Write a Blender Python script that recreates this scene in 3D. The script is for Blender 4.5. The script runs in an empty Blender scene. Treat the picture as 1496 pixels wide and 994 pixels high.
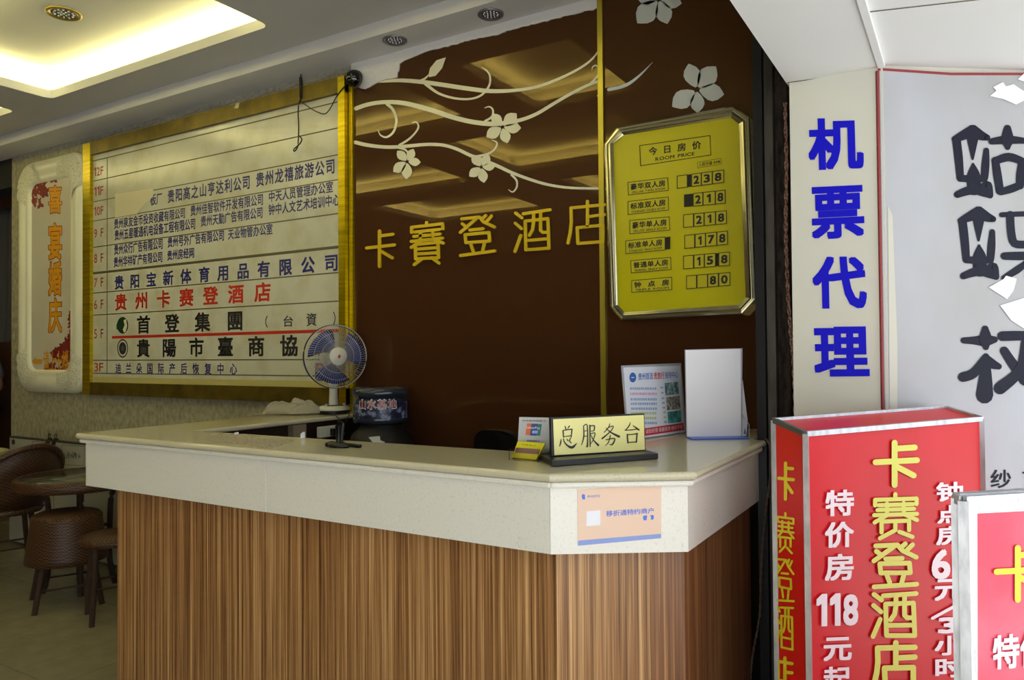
import bpy, bmesh, math, random
from mathutils import Vector, Matrix
random.seed(7)
sc = bpy.context.scene
COL = sc.collection
R = math.radians

# ------------------------------------------------------------------ camera
F, CX, CY, HC = 1104.5, 748.0, 497.0, 1.40
def cam_axes(yaw, pitch, roll):
    cy, sy, cp, sp, cr, sr = math.cos(yaw), math.sin(yaw), math.cos(pitch), math.sin(pitch), math.cos(roll), math.sin(roll)
    fwd = Vector((sy*cp, cy*cp, sp)); right = Vector((cy, -sy, 0)); up = right.cross(fwd)
    return cr*right + sr*up, -sr*right + cr*up, -fwd
RT, UP, BK = cam_axes(R(-31.08), R(.99), R(-.46))
cd = bpy.data.cameras.new('camera'); cam = bpy.data.objects.new('camera', cd); COL.objects.link(cam)
cd.sensor_width = 36; cd.lens = 36*F/1496; cd.clip_start = .02
cam.matrix_world = Matrix(((RT.x, UP.x, BK.x, 0), (RT.y, UP.y, BK.y, 0), (RT.z, UP.z, BK.z, HC), (0, 0, 0, 1)))
sc.camera = cam

# ------------------------------------------------------------------ light
w = bpy.data.worlds.new('daylight'); sc.world = w; w.use_nodes = True
bg = w.node_tree.nodes['Background']
bg.inputs[0].default_value = (.86, .93, 1.0, 1); bg.inputs[1].default_value = 2.15
sc.view_settings.view_transform = 'Standard'; sc.view_settings.look = 'None'
sc.view_settings.exposure = 0.0; sc.view_settings.gamma = 1.0; sc.view_settings.use_curve_mapping = False
sc.cycles.use_denoising = True
sc.cycles.max_bounces = 8; sc.cycles.diffuse_bounces = 5; sc.cycles.glossy_bounces = 4
sc.cycles.caustics_reflective = False; sc.cycles.caustics_refractive = False
sun = bpy.data.lights.new('sun', 'SUN'); sun.energy = 15; sun.angle = R(1.5); sun.color = (1, .97, .92)
suno = bpy.data.objects.new('sun', sun); COL.objects.link(suno)
suno.rotation_euler = Vector((.50, -.16, .85)).to_track_quat('Z', 'Y').to_euler()
COVE_POWER = 5.6
COVE_COL = (1.0, .88, .34)

# ------------------------------------------------------------------ helpers
C0 = Vector((0, 0, HC))
def ray(x, y):
    return RT*((x-CX)/F) + UP*(-(y-CY)/F) - BK
class Plane:
    """A real plane; P(px, py) gives the point of it seen at that place of the photograph."""
    def __init__(s, p, n):
        s.p = Vector(p); s.n = Vector(n).normalized()
        if (C0 - s.p).dot(s.n) < 0: s.n = -s.n
    def P(s, x, y, off=0.0):
        d = ray(x, y); t = (s.p + s.n*off - C0).dot(s.n)/d.dot(s.n)
        return C0 + d*t
def PY(y): return Plane((0, y, 0), (0, 1, 0))
def PZ(z): return Plane((0, 0, z), (0, 0, 1))
def zm(ox, oy, s): return lambda x, y: (ox + x/s, oy + y/s)

def lin(c):
    c = c/255.0
    return c/12.92 if c <= .04045 else ((c+.055)/1.055)**2.4
def rgb(r, g, b): return (lin(r), lin(g), lin(b), 1)
MATS = {}
def mat(name, col, rough=.5, metal=0., spec=.5, trans=0., emit=0., alpha=1., noise=None, bump=None, ior=1.5, coat=0.):
    m = bpy.data.materials.new(name); m.use_nodes = True; nt = m.node_tree; b = nt.nodes['Principled BSDF']
    b.inputs['Base Color'].default_value = col; b.inputs['Roughness'].default_value = rough
    b.inputs['Metallic'].default_value = metal; b.inputs['Specular IOR Level'].default_value = spec
    b.inputs['Transmission Weight'].default_value = trans; b.inputs['IOR'].default_value = ior
    b.inputs['Coat Weight'].default_value = coat
    b.inputs['Alpha'].default_value = alpha
    if emit: b.inputs['Emission Color'].default_value = col; b.inputs['Emission Strength'].default_value = emit
    if noise or bump:
        tc = nt.nodes.new('ShaderNodeTexCoord')
    if noise:      # (scale xyz, colour 2, contrast lo, hi, detail)
        sx, c2, lo, hi = noise[:4]
        mp = nt.nodes.new('ShaderNodeMapping'); mp.inputs['Scale'].default_value = sx if isinstance(sx, tuple) else (sx,)*3
        nz = nt.nodes.new('ShaderNodeTexNoise'); nz.inputs['Scale'].default_value = 1; nz.inputs['Detail'].default_value = noise[4] if len(noise) > 4 else 4
        cr = nt.nodes.new('ShaderNodeValToRGB'); cr.color_ramp.elements[0].position = lo; cr.color_ramp.elements[1].position = hi
        cr.color_ramp.elements[0].color = col; cr.color_ramp.elements[1].color = c2
        nt.links.new(tc.outputs['Object'], mp.inputs[0]); nt.links.new(mp.outputs[0], nz.inputs['Vector'])
        nt.links.new(nz.outputs['Fac'], cr.inputs[0]); nt.links.new(cr.outputs[0], b.inputs['Base Color'])
    if bump:       # (scale, strength)
        mp = nt.nodes.new('ShaderNodeMapping'); s = bump[0]; mp.inputs['Scale'].default_value = s if isinstance(s, tuple) else (s,)*3
        nz = nt.nodes.new('ShaderNodeTexNoise'); nz.inputs['Scale'].default_value = 1; nz.inputs['Detail'].default_value = 3
        bp = nt.nodes.new('ShaderNodeBump'); bp.inputs['Strength'].default_value = bump[1]; bp.inputs['Distance'].default_value = .01
        nt.links.new(tc.outputs['Object'], mp.inputs[0]); nt.links.new(mp.outputs[0], nz.inputs['Vector'])
        nt.links.new(nz.outputs['Fac'], bp.inputs['Height']); nt.links.new(bp.outputs[0], b.inputs['Normal'])
    MATS[name] = m
    return m

M = {}
M['ceiling'] = mat('ceiling_paint', rgb(196, 196, 196), .9, bump=(60, .05))
M['soffit'] = mat('soffit_paint', rgb(214, 214, 216), .85, bump=(60, .05))
M['plaster'] = mat('white_filler', rgb(226, 226, 230), .8, bump=(30, .25))
M['wallpaper'] = mat('beige_wallpaper', rgb(148, 142, 112), .75, noise=((34, 34, 24), rgb(182, 178, 152), .35, .7, 6), bump=(55, .35))
M['roughwall'] = mat('rough_plaster', rgb(186, 184, 172), .9, noise=(30, rgb(150, 146, 130), .4, .75, 6), bump=(90, .8))
M['innerwall'] = mat('inner_wall_paint', rgb(150, 135, 110), .8)
M['brownwall'] = mat('dark_brown_wall', rgb(112, 78, 54), .7)
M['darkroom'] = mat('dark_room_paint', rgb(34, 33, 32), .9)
M['tile'] = mat('beige_polished_tile', rgb(138, 132, 108), .22, noise=((9, 9, 9), rgb(152, 146, 122), .3, .7, 8))
M['grout'] = mat('dark_grout', rgb(44, 38, 30), .9)
M['pavement'] = mat('grey_pavement', rgb(190, 190, 188), .9, noise=(8, rgb(170, 170, 168), .3, .7, 6))
M['glass_brown'] = mat('brown_painted_glass', rgb(72, 44, 26), .015, spec=.5, ior=1.5)
M['glass_brown'].node_tree.nodes['Principled BSDF'].inputs['Specular Tint'].default_value = (1, .78, .34, 1)
M['print_white'] = mat('white_vine_print', rgb(224, 222, 196), .3)
M['print_blue'] = mat('pale_blossom_print', rgb(205, 212, 214), .3)
M['gold'] = mat('brushed_gold_metal', rgb(214, 190, 24), .3, metal=.8, noise=((4, 4, 60), rgb(180, 158, 14), .35, .7, 3))
M['golddark'] = mat('dull_gold_metal', rgb(128, 110, 42), .4, metal=.6, noise=((9, 9, 9), rgb(92, 80, 32), .35, .75, 3))
M['goldletter'] = mat('gold_acrylic', rgb(216, 186, 26), .3, metal=.15)
M['goldside'] = mat('gold_edge', rgb(150, 110, 20), .4, metal=.3)
M['board'] = mat('aged_white_acrylic', rgb(206, 206, 188), .16, noise=((7, 7, 7), rgb(188, 182, 146), .45, .85, 6), spec=.5)
M['ink_navy'] = mat('navy_vinyl', rgb(40, 42, 112), .5)
M['ink_black'] = mat('black_vinyl', rgb(30, 30, 32), .5)
M['ink_red'] = mat('red_vinyl', rgb(196, 46, 26), .5)
M['ink_brown'] = mat('faded_red_vinyl', rgb(166, 62, 36), .5)
M['line'] = mat('thin_dark_line', rgb(96, 90, 62), .6)
M['dirt'] = mat('yellow_stain', rgb(196, 186, 116), .5)
M['paper'] = mat('cream_paper', rgb(214, 206, 172), .8)
M['white'] = mat('white_paper', rgb(240, 240, 248), .6)
M['ivory'] = mat('ivory_resin_frame', rgb(240, 238, 212), .3)
M['ivoryorn'] = mat('ornate_ivory_relief', rgb(236, 234, 210), .4, noise=(110, rgb(176, 172, 140), .5, .75, 4), bump=(110, .8))
M['bannerpanel'] = mat('cream_banner_print', rgb(206, 200, 182), .35)
M['banner_red'] = mat('dark_red_damask_print', rgb(120, 26, 26), .5, noise=(90, rgb(150, 50, 40), .4, .7, 4))
M['orange'] = mat('golden_orange_print', rgb(226, 160, 20), .5)
M['wine'] = mat('wine_outline_print', rgb(150, 52, 26), .5)
M['marble'] = mat('cream_artificial_stone', rgb(232, 230, 220), .18, noise=(140, rgb(218, 215, 203), .55, .75, 4), spec=.5)
M['marbletop'] = mat('polished_cream_stone_top', rgb(206, 200, 172), .12, noise=(140, rgb(188, 182, 154), .55, .75, 4), spec=.5)
M['joint'] = mat('stone_joint', rgb(170, 164, 144), .7)
def wood(name, c1, c2, c3, rough=.35):
    m = bpy.data.materials.new(name); m.use_nodes = True; nt = m.node_tree; b = nt.nodes['Principled BSDF']
    tc = nt.nodes.new('ShaderNodeTexCoord'); out = []
    for sx, det in ((105, 3), (400, 2)):
        mp = nt.nodes.new('ShaderNodeMapping'); mp.inputs['Scale'].default_value = (sx, sx, sx*.006)
        nz = nt.nodes.new('ShaderNodeTexNoise'); nz.inputs['Scale'].default_value = 1; nz.inputs['Detail'].default_value = det; nz.inputs['Roughness'].default_value = .6
        nt.links.new(tc.outputs['Object'], mp.inputs[0]); nt.links.new(mp.outputs[0], nz.inputs['Vector']); out.append(nz)
    mx = nt.nodes.new('ShaderNodeMath'); mx.operation = 'ADD'
    s1 = nt.nodes.new('ShaderNodeMath'); s1.operation = 'MULTIPLY'; s1.inputs[1].default_value = .6
    s2 = nt.nodes.new('ShaderNodeMath'); s2.operation = 'MULTIPLY'; s2.inputs[1].default_value = .4
    nt.links.new(out[0].outputs['Fac'], s1.inputs[0]); nt.links.new(out[1].outputs['Fac'], s2.inputs[0])
    nt.links.new(s1.outputs[0], mx.inputs[0]); nt.links.new(s2.outputs[0], mx.inputs[1])
    cr = nt.nodes.new('ShaderNodeValToRGB'); e = cr.color_ramp.elements
    e[0].position = .36; e[0].color = c1; e[1].position = .66; e[1].color = c3
    k = e.new(.5); k.color = c2
    nt.links.new(mx.outputs[0], cr.inputs[0]); nt.links.new(cr.outputs[0], b.inputs['Base Color'])
    b.inputs['Roughness'].default_value = rough
    return m
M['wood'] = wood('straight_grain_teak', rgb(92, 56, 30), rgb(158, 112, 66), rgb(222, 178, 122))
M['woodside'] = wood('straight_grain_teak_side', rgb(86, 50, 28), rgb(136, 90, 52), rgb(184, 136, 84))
M['darkwood'] = mat('dark_brown_laminate', rgb(52, 34, 24), .5)
M['black'] = mat('black_plastic', rgb(16, 16, 18), .35)
M['blackmetal'] = mat('black_metal_channel', rgb(24, 24, 28), .4, metal=.3)
M['greymetal'] = mat('worn_grey_metal', rgb(88, 84, 78), .55, metal=.4, noise=((30, 30, 6), rgb(52, 48, 44), .4, .7, 5))
M['rust'] = mat('rusty_post', rgb(62, 52, 46), .9, noise=((60, 60, 14), rgb(22, 18, 16), .4, .65, 6), bump=(80, 1.0))
M['pillar'] = mat('offwhite_panel', rgb(214, 214, 202), .55)
M['canopy'] = mat('white_panel', rgb(226, 228, 228), .5)
M['blue'] = mat('royal_blue_vinyl', rgb(16, 10, 205), .5, spec=.2)
M['greysign'] = mat('frosted_grey_acrylic', rgb(176, 178, 186), .28, noise=((2.2, 2.2, 1.4), rgb(160, 160, 158), .35, .7, 4))
M['signink'] = mat('dark_slate_vinyl', rgb(20, 22, 40), .5, spec=.2)
M['redtrim'] = mat('red_edge_tape', rgb(140, 44, 48), .6)
M['tape'] = mat('yellowed_tape', rgb(196, 194, 180), .5)
M['red'] = mat('red_lightbox_film', rgb(206, 18, 28), .35, spec=.3, noise=(5, rgb(214, 26, 40), .35, .7, 4))
M['redside'] = mat('red_lightbox_film_side', rgb(212, 26, 18), .35)
M['pinkred'] = mat('faded_red_film', rgb(222, 52, 84), .35, noise=(5, rgb(226, 88, 112), .4, .7, 4))
M['alu'] = mat('aluminium_edge', rgb(196, 198, 202), .3, metal=.7, noise=((60, 60, 20), rgb(168, 170, 176), .4, .7, 4))
M['alud'] = mat('dark_aluminium_edge', rgb(96, 98, 100), .35, metal=.7)
M['lemon'] = mat('pale_lemon_vinyl', rgb(222, 224, 90), .4)
M['lemonside'] = mat('yellow_vinyl', rgb(226, 206, 40), .4)
M['offwhite'] = mat('white_vinyl', rgb(244, 232, 240), .4)
M['price'] = mat('lemon_yellow_panel', rgb(208, 200, 8), .3, noise=((3, 3, 3), rgb(196, 188, 8), .3, .7, 3))
M['priceplate'] = mat('lemon_yellow_plate', rgb(200, 190, 26), .35)
M['champagne'] = mat('champagne_metal_frame', rgb(206, 200, 166), .18, metal=.9)
M['plaque'] = mat('pale_gold_plaque', rgb(232, 226, 150), .3)
M['sticker'] = mat('peach_sticker', rgb(236, 204, 180), .45)
M['stickerblue'] = mat('sticker_blue', rgb(70, 120, 226), .45)
M['stickerbar'] = mat('sticker_periwinkle', rgb(140, 160, 220), .45)
M['goldstrip'] = mat('dull_brass_strip', rgb(196, 182, 72), .35, metal=.8)
M['acrylic'] = mat('clear_acrylic', (1, 1, 1, 1), .03, trans=1., ior=1.3)
M['acrylic_edge'] = mat('acrylic_edge', rgb(205, 205, 215), .2, trans=.3)
M['bluebase'] = mat('blue_acrylic_base', rgb(40, 90, 190), .3)
M['menu'] = mat('white_menu_print', rgb(236, 240, 252), .4)
M['menublue'] = mat('menu_blue', rgb(60, 110, 190), .5)
M['menured'] = mat('menu_red', rgb(214, 40, 60), .5)
M['menugrey'] = mat('menu_grey_text', rgb(160, 180, 220), .5)
M['menupink'] = mat('menu_pink_text', rgb(226, 170, 210), .5)
M['menugreen'] = mat('menu_green_text', rgb(196, 212, 150), .5)
M['photo1'] = mat('photo_waterfall', rgb(70, 110, 130), .4, noise=(60, rgb(190, 215, 205), .4, .65, 4))
M['photo2'] = mat('photo_rocks', rgb(110, 100, 90), .4, noise=(90, rgb(210, 205, 200), .4, .65, 4))
M['photo3'] = mat('photo_lake', rgb(60, 120, 90), .4, noise=(50, rgb(90, 190, 200), .4, .65, 4))
M['cardgrey'] = mat('silver_grey_card', rgb(196, 196, 196), .4)
M['cardblue'] = mat('card_navy', rgb(24, 70, 140), .4)
M['cardgreen'] = mat('card_teal', rgb(20, 130, 110), .4)
M['cardorange'] = mat('card_orange', rgb(236, 110, 30), .4)
M['yellow'] = mat('bright_yellow_card', rgb(236, 226, 30), .4)
M['mauve'] = mat('mauve_card_band', rgb(140, 100, 96), .5)
M['fanwhite'] = mat('cream_white_plastic', rgb(214, 212, 196), .35)
M['fanblue'] = mat('translucent_blue_blade', rgb(40, 56, 130), .2, alpha=.82)
M['fanwire'] = mat('grey_coated_wire', rgb(196, 196, 192), .35, metal=.3)
M['fanrim'] = mat('dark_blue_rim', rgb(24, 28, 44), .4)
M['fandial'] = mat('navy_dial_plate', rgb(34, 44, 76), .4)
M['cloth'] = mat('grey_cream_cotton', rgb(168, 163, 142), .95, bump=(220, .4))
M['bottle'] = mat('smoky_blue_bottle', rgb(44, 50, 62), .12, spec=.7)
M['labelpic'] = mat('water_label_print', rgb(28, 34, 62), .4, noise=(26, rgb(150, 160, 196), .47, .62, 5))
M['labelgreen'] = mat('label_green', rgb(70, 110, 50), .5)
M['rattan'] = None
M['tableglass'] = mat('frosted_table_glass', rgb(84, 86, 78), .12, spec=.8)
M['brownleg'] = mat('brown_wrapped_leg', rgb(58, 38, 26), .6, bump=((20, 20, 400), .6))
M['creamchair'] = mat('cream_plastic', rgb(196, 192, 140), .4)
M['whiteboard'] = mat('whiteboard_face', rgb(176, 178, 170), .35)
M['skin'] = mat('skin', rgb(176, 124, 96), .6)
M['shirt'] = mat('grey_shirt', rgb(120, 120, 126), .9)
M['trouser'] = mat('black_trousers', rgb(20, 20, 22), .9)
M['hair'] = mat('black_hair', rgb(14, 12, 12), .7)
M['drape'] = mat('dark_grey_drape', rgb(70, 70, 74), .95)
M['cctv'] = mat('black_gloss_dome', rgb(8, 8, 10), .08, spec=.8)
M['ledchrome'] = mat('silver_reflector', rgb(190, 192, 204), .15, metal=.9)
M['goldring'] = mat('brass_ring', rgb(150, 130, 60), .35, metal=.7)
M['greyring'] = mat('satin_nickel_ring', rgb(140, 140, 140), .35, metal=.7)
M['cablebrown'] = mat('brown_flex', rgb(96, 76, 62), .6)
M['redwhite'] = mat('red_white_cord', rgb(176, 150, 140), .8, noise=((300, 300, 90), rgb(120, 62, 60), .45, .55, 2))
def rattan():
    m = bpy.data.materials.new('woven_brown_rattan'); m.use_nodes = True; nt = m.node_tree; b = nt.nodes['Principled BSDF']
    tc = nt.nodes.new('ShaderNodeTexCoord'); mp = nt.nodes.new('ShaderNodeMapping')
    wv = nt.nodes.new('ShaderNodeTexChecker'); wv.inputs['Scale'].default_value = 75
    wv.inputs['Color1'].default_value = rgb(96, 62, 34); wv.inputs['Color2'].default_value = rgb(38, 24, 15)
    mp.inputs['Scale'].default_value = (1, 1, 1.6)
    nt.links.new(tc.outputs['Object'], mp.inputs[0]); nt.links.new(mp.outputs[0], wv.inputs['Vector'])
    nt.links.new(wv.outputs['Color'], b.inputs['Base Color'])
    bp = nt.nodes.new('ShaderNodeBump'); bp.inputs['Strength'].default_value = .6; bp.inputs['Distance'].default_value = .004
    nt.links.new(wv.outputs['Fac'], bp.inputs['Height']); nt.links.new(bp.outputs[0], b.inputs['Normal'])
    b.inputs['Roughness'].default_value = .5
    return m
M['rattan'] = rattan()

class MB:
    def __init__(s): s.v = []; s.f = []; s.sm = []
    def add(s, vs, fs, smooth=False):
        o = len(s.v); s.v += [Vector(v) for v in vs]; s.f += [tuple(i+o for i in f) for f in fs]; s.sm += [smooth]*len(fs); return s
    def box(s, a, b):
        x0, y0, z0 = a; x1, y1, z1 = b
        vs = [(x0,y0,z0),(x1,y0,z0),(x1,y1,z0),(x0,y1,z0),(x0,y0,z1),(x1,y0,z1),(x1,y1,z1),(x0,y1,z1)]
        return s.add(vs, [(0,3,2,1),(4,5,6,7),(0,1,5,4),(1,2,6,5),(2,3,7,6),(3,0,4,7)])
    def hexa(s, lo, hi):      # two rings of equal length, closed
        n = len(lo); return s.add(list(lo)+list(hi), [tuple(range(n))[::-1], tuple(range(n, 2*n))]+[(i, (i+1) % n, n+(i+1) % n, n+i) for i in range(n)])
    def prism(s, poly, z0, z1):
        return s.hexa([(x, y, z0) for x, y in poly], [(x, y, z1) for x, y in poly])
    def slab(s, pts, n, t):   # planar ring of world points, front face at pts, back at pts - n*t
        n = Vector(n); pts = [Vector(p) for p in pts]
        return s.hexa([p - n*t for p in pts], pts)
    def loft(s, rings, closed=True, caps=False, smooth=True):
        o = []; n = len(rings[0])
        vs = [p for r in rings for p in r]; fs = []
        for k in range(len(rings)-1):
            for i in range(n if closed else n-1):
                j = (i+1) % n; fs.append((k*n+i, k*n+j, (k+1)*n+j, (k+1)*n+i))
        s.add(vs, fs, smooth)
        if caps: s.add(rings[0], [tuple(range(n))[::-1]]); s.add(rings[-1], [tuple(range(n))])
        return s
    def lathe(s, prof, c=(0, 0, 0), seg=32, sx=1., sy=1., smooth=True, caps=True):
        rings = [[(c[0]+r*sx*math.cos(2*math.pi*i/seg), c[1]+r*sy*math.sin(2*math.pi*i/seg), c[2]+z) for i in range(seg)] for r, z in prof]
        return s.loft(rings, True, caps, smooth)
    def tube(s, pts, r, seg=8, closed=False, caps=True):
        pts = [Vector(p) for p in pts]; n = len(pts); rings = []
        up = Vector((0, 0, 1))
        for i, p in enumerate(pts):
            t = (pts[(i+1) % n] - pts[i-1]) if closed else (pts[min(i+1, n-1)] - pts[max(i-1, 0)])
            if t.length < 1e-9: t = Vector((0, 0, 1))
            t.normalize(); a = t.cross(up)
            if a.length < .15: a = t.cross(Vector((1, 0, 0)))
            a.normalize(); b = t.cross(a); rr = r[i] if isinstance(r, (list, tuple)) else r
            rings.append([p + a*rr*math.cos(2*math.pi*k/seg) + b*rr*math.sin(2*math.pi*k/seg) for k in range(seg)])
        if closed: rings.append(rings[0])
        return s.loft(rings, True, caps and not closed)
    def build(s, name, m, parent=None, bevel=0., **props):
        me = bpy.data.meshes.new(name); vs = s.v
        loc = Vector((0, 0, 0))
        if parent is None and not props.pop('keep', False):
            xs = [v.x for v in vs]; ys = [v.y for v in vs]; zs = [v.z for v in vs]
            loc = Vector(((min(xs)+max(xs))/2, (min(ys)+max(ys))/2, min(zs)))
        me.from_pydata([tuple(v-loc) for v in vs], [], s.f); me.materials.append(m)
        for p, q in zip(me.polygons, s.sm): p.use_smooth = q
        bm = bmesh.new(); bm.from_mesh(me); bmesh.ops.recalc_face_normals(bm, faces=bm.faces); bm.to_mesh(me); bm.free()
        o = bpy.data.objects.new(name, me); COL.objects.link(o); o.location = loc
        if parent is not None:
            o.parent = parent
            if parent.get('_root'): o.location = -Vector(parent['_base'])
            else: o.location = (0, 0, 0) if parent.parent else -parent.location
        if bevel:
            b = o.modifiers.new('bevel', 'BEVEL'); b.width = bevel; b.segments = 2; b.limit_method = 'ANGLE'; b.angle_limit = R(40)
        for k, v in props.items(): o[k] = v
        return o
def tag(o, label, cat, group=None, kind=None):
    o['label'] = label; o['category'] = cat
    if group: o['group'] = group
    if kind: o['kind'] = kind
    return o
ROOTS = []
def thing(name, label, cat, loc=(0, 0, 0), group=None, kind=None):
    o = bpy.data.objects.new(name, None); COL.objects.link(o); o.location = loc; o.empty_display_size = .1
    o['_root'] = 1; o['_base'] = tuple(float(c) for c in loc); ROOTS.append(o)
    return tag(o, label, cat, group, kind)
def dup(o, loc, rot=None, label=None):
    r = o.copy(); COL.objects.link(r); r.location = loc
    if rot is not None: r.rotation_euler = rot
    if label: r['label'] = label
    for ch in list(o.children):
        c = ch.copy(); COL.objects.link(c); c.parent = r
        for g in list(ch.children):
            d = g.copy(); COL.objects.link(d); d.parent = c
    return r

# --- text: glyph outlines of the built-in face, laid out and fitted onto a quad
GL = {}
def glyph(ch, bold):
    k = (ch, bold)
    if k in GL: return GL[k]
    if ch == '1' and not bold:
        GL[k] = ([(.31, 0, 0), (.31, .73, 0), (.21, .73, 0), (.03, .60, 0), (.03, .50, 0), (.19, .58, 0), (.19, 0, 0)], [(0, 1, 2, 5, 6), (2, 3, 4, 5)]); return GL[k]
    if bold:      # bold: the plain outline laid down several times, slightly shifted
        g, f = glyph(ch, 0); b = bold*.9; sh = [(-b, -b), (b, -b), (b, b), (-b, b)] + ([(0, 0), (-b, 0), (b, 0), (0, b), (0, -b)] if bold > .03 else [])
        r = ([(x+dx, y+dy, q) for q, (dx, dy) in enumerate(sh) for x, y, _ in g], [tuple(i+len(g)*q for i in t) for q in range(len(sh)) for t in f])
        GL[k] = r; return r
    c = bpy.data.curves.new('g', 'FONT'); c.body = ch; c.resolution_u = 3
    o = bpy.data.objects.new('g', c); COL.objects.link(o)
    dg = bpy.context.evaluated_depsgraph_get(); dg.update()
    me = bpy.data.meshes.new_from_object(o.evaluated_get(dg))
    r = ([(v.co.x, v.co.y, 0) for v in me.vertices], [tuple(p.vertices) for p in me.polygons])
    bpy.data.objects.remove(o); bpy.data.curves.remove(c); bpy.data.meshes.remove(me)
    GL[k] = r; return r
def layout(s, bold=.02, gap=0.):
    vs, fs, x = [], [], 0.
    for ch in s:
        if ch == ' ': x += .45 + gap*.3; continue
        g, f = glyph(ch, bold)
        if not g: x += .5; continue
        if ord(ch) < 0x2000:
            x0 = min(p[0] for p in g); adv = max(p[0] for p in g) - x0 + .09; dx = x - x0
        else: dx = x; adv = 1.0
        o = len(vs); vs += [(p[0]+dx, p[1], p[2]) for p in g]; fs += [tuple(i+o for i in q) for q in f]; x += adv + gap
    return vs, fs
def fit(vs, quad, tight=True):
    x0 = min(v[0] for v in vs); x1 = max(v[0] for v in vs); y0 = min(v[1] for v in vs); y1 = max(v[1] for v in vs)
    TL, TR, BR, BL = [Vector(q) for q in quad]; out = []
    nn_ = (TR-TL).cross(BL-TL).normalized()
    if (C0-TL).dot(nn_) < 0: nn_ = -nn_
    for x, y, q in vs:
        u = (x-x0)/(x1-x0); t = (y1-y)/(y1-y0)
        out.append((TL*(1-u)+TR*u)*(1-t) + (BL*(1-u)+BR*u)*t + nn_*(q*.00007))
    return out
def text(s, quad, m, parent, name='lettering', bold=.02, gap=0., thick=0., n=None, **props):
    vs, fs = layout(s, bold, gap); pts = fit(vs, quad); mb = MB()
    if thick and n is not None:
        k = len(pts); mb.add(pts, fs)
        back = [p - n*thick for p in pts]
        edges = {}
        for f in fs:
            for a, b in zip(f, f[1:]+f[:1]):
                if (b, a) in edges: del edges[(b, a)]
                else: edges[(a, b)] = 1
        mb.add(pts+back, [(a, b, b+k, a+k) for a, b in edges])
    else: mb.add(pts, fs)
    return mb.build(name, m, parent, **props)
def quadpx(pl, z, tl, tr, br, bl, off):
    return [pl.P(*z(*p), off) for p in (tl, tr, br, bl)]

# --- brush strokes: paths with widths in photo pixels, on a plane
def smooth(pts, k=4):
    if len(pts) < 3: return pts
    out = []
    for i in range(len(pts)-1):
        p0, p1, p2, p3 = pts[max(i-1, 0)], pts[i], pts[i+1], pts[min(i+2, len(pts)-1)]
        for j in range(k):
            t = j/k
            out.append(tuple(.5*((2*b)+(-a+c)*t+(2*a-5*b+4*c-d)*t*t+(-a+3*b-3*c+d)*t**3) for a, b, c, d in zip(p0, p1, p2, p3)))
    out.append(pts[-1]); return out
def stroke(mb, pl, path, off, thick=0., closed=False, z=None, curve=False, cap=True):
    """path: (x, y, w) list in pixel (or z-mapped) units"""
    if z: s = z(1, 0)[0]-z(0, 0)[0]; path = [z(p[0], p[1])+(p[2]*s,) for p in path]
    if curve: path = smooth(path)
    if closed: path = path + [path[0]]
    n = pl.n; lay = [len(mb.f) % 97]
    def ring(pts):
        lay[0] += 1; fr = [pl.P(x, y, off + (lay[0] % 23)*.00005) for x, y in pts]
        if thick: mb.slab(fr, n, thick)
        else: mb.add(fr, [tuple(range(len(fr)))])
    if curve:
        L, Rr = [], []
        for i, (x, y, wd) in enumerate(path):
            a = path[max(i-1, 0)]; b = path[min(i+1, len(path)-1)]; dx, dy = b[0]-a[0], b[1]-a[1]; l = math.hypot(dx, dy) or 1
            L.append((x-dy/l*wd/2, y+dx/l*wd/2)); Rr.append((x+dy/l*wd/2, y-dx/l*wd/2))
        k = len(L); fr = [pl.P(x, y, off + (lay[0] % 19)*.00006) for x, y in L+Rr]
        fs = [(i, i+1, k+i+1, k+i) for i in range(k-1)]; mb.add(fr, fs)
        if thick:
            bk = [p-n*thick for p in fr]; mb.add(fr+bk, [(i, i+1, 2*k+i+1, 2*k+i) for i in range(k-1)]+[(k+i, k+i+1, 3*k+i+1, 3*k+i) for i in range(k-1)])
        if cap:
            for e in (0, -1):
                x, y, wd = path[e]
                if wd > .6 and not thick and e == 0 or (wd > .6 and e == -1): ring([(x+wd/2*math.cos(a), y+wd/2*math.sin(a)) for a in [math.pi*2*i/10 for i in range(10)]])
        return
    for a, b in zip(path, path[1:]):
        dx, dy = b[0]-a[0], b[1]-a[1]; l = math.hypot(dx, dy) or 1e-6; th = math.atan2(dy, dx); pts = []
        for i in range(6): t = th + math.pi/2 + math.pi*i/5; pts.append((a[0]+a[2]/2*math.cos(t), a[1]+a[2]/2*math.sin(t)))
        for i in range(6): t = th - math.pi/2 + math.pi*i/5; pts.append((b[0]+b[2]/2*math.cos(t), b[1]+b[2]/2*math.sin(t)))
        ring(pts)
def poly(mb, pl, pts, off, z=None, thick=0.):
    fr = [pl.P(*(z(*p) if z else p), off) for p in pts]
    if thick: mb.slab(fr, pl.n, thick)
    else: mb.add(fr, [tuple(range(len(fr)))])
    return mb

# ------------------------------------------------------------------ the room
D = 3.00; K = D/2.85
ZC = 1.40 + 1.53*K            # tray ceiling plane
ZS = 1.40 + 1.465*K           # lower soffit along the back wall
YS = 2.64*K
XR, XL, YF = -.48, -8.4, -4.2
WALL = PY(D)
XW = WALL.P(17, 400).x        # left end of the back wall

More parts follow.
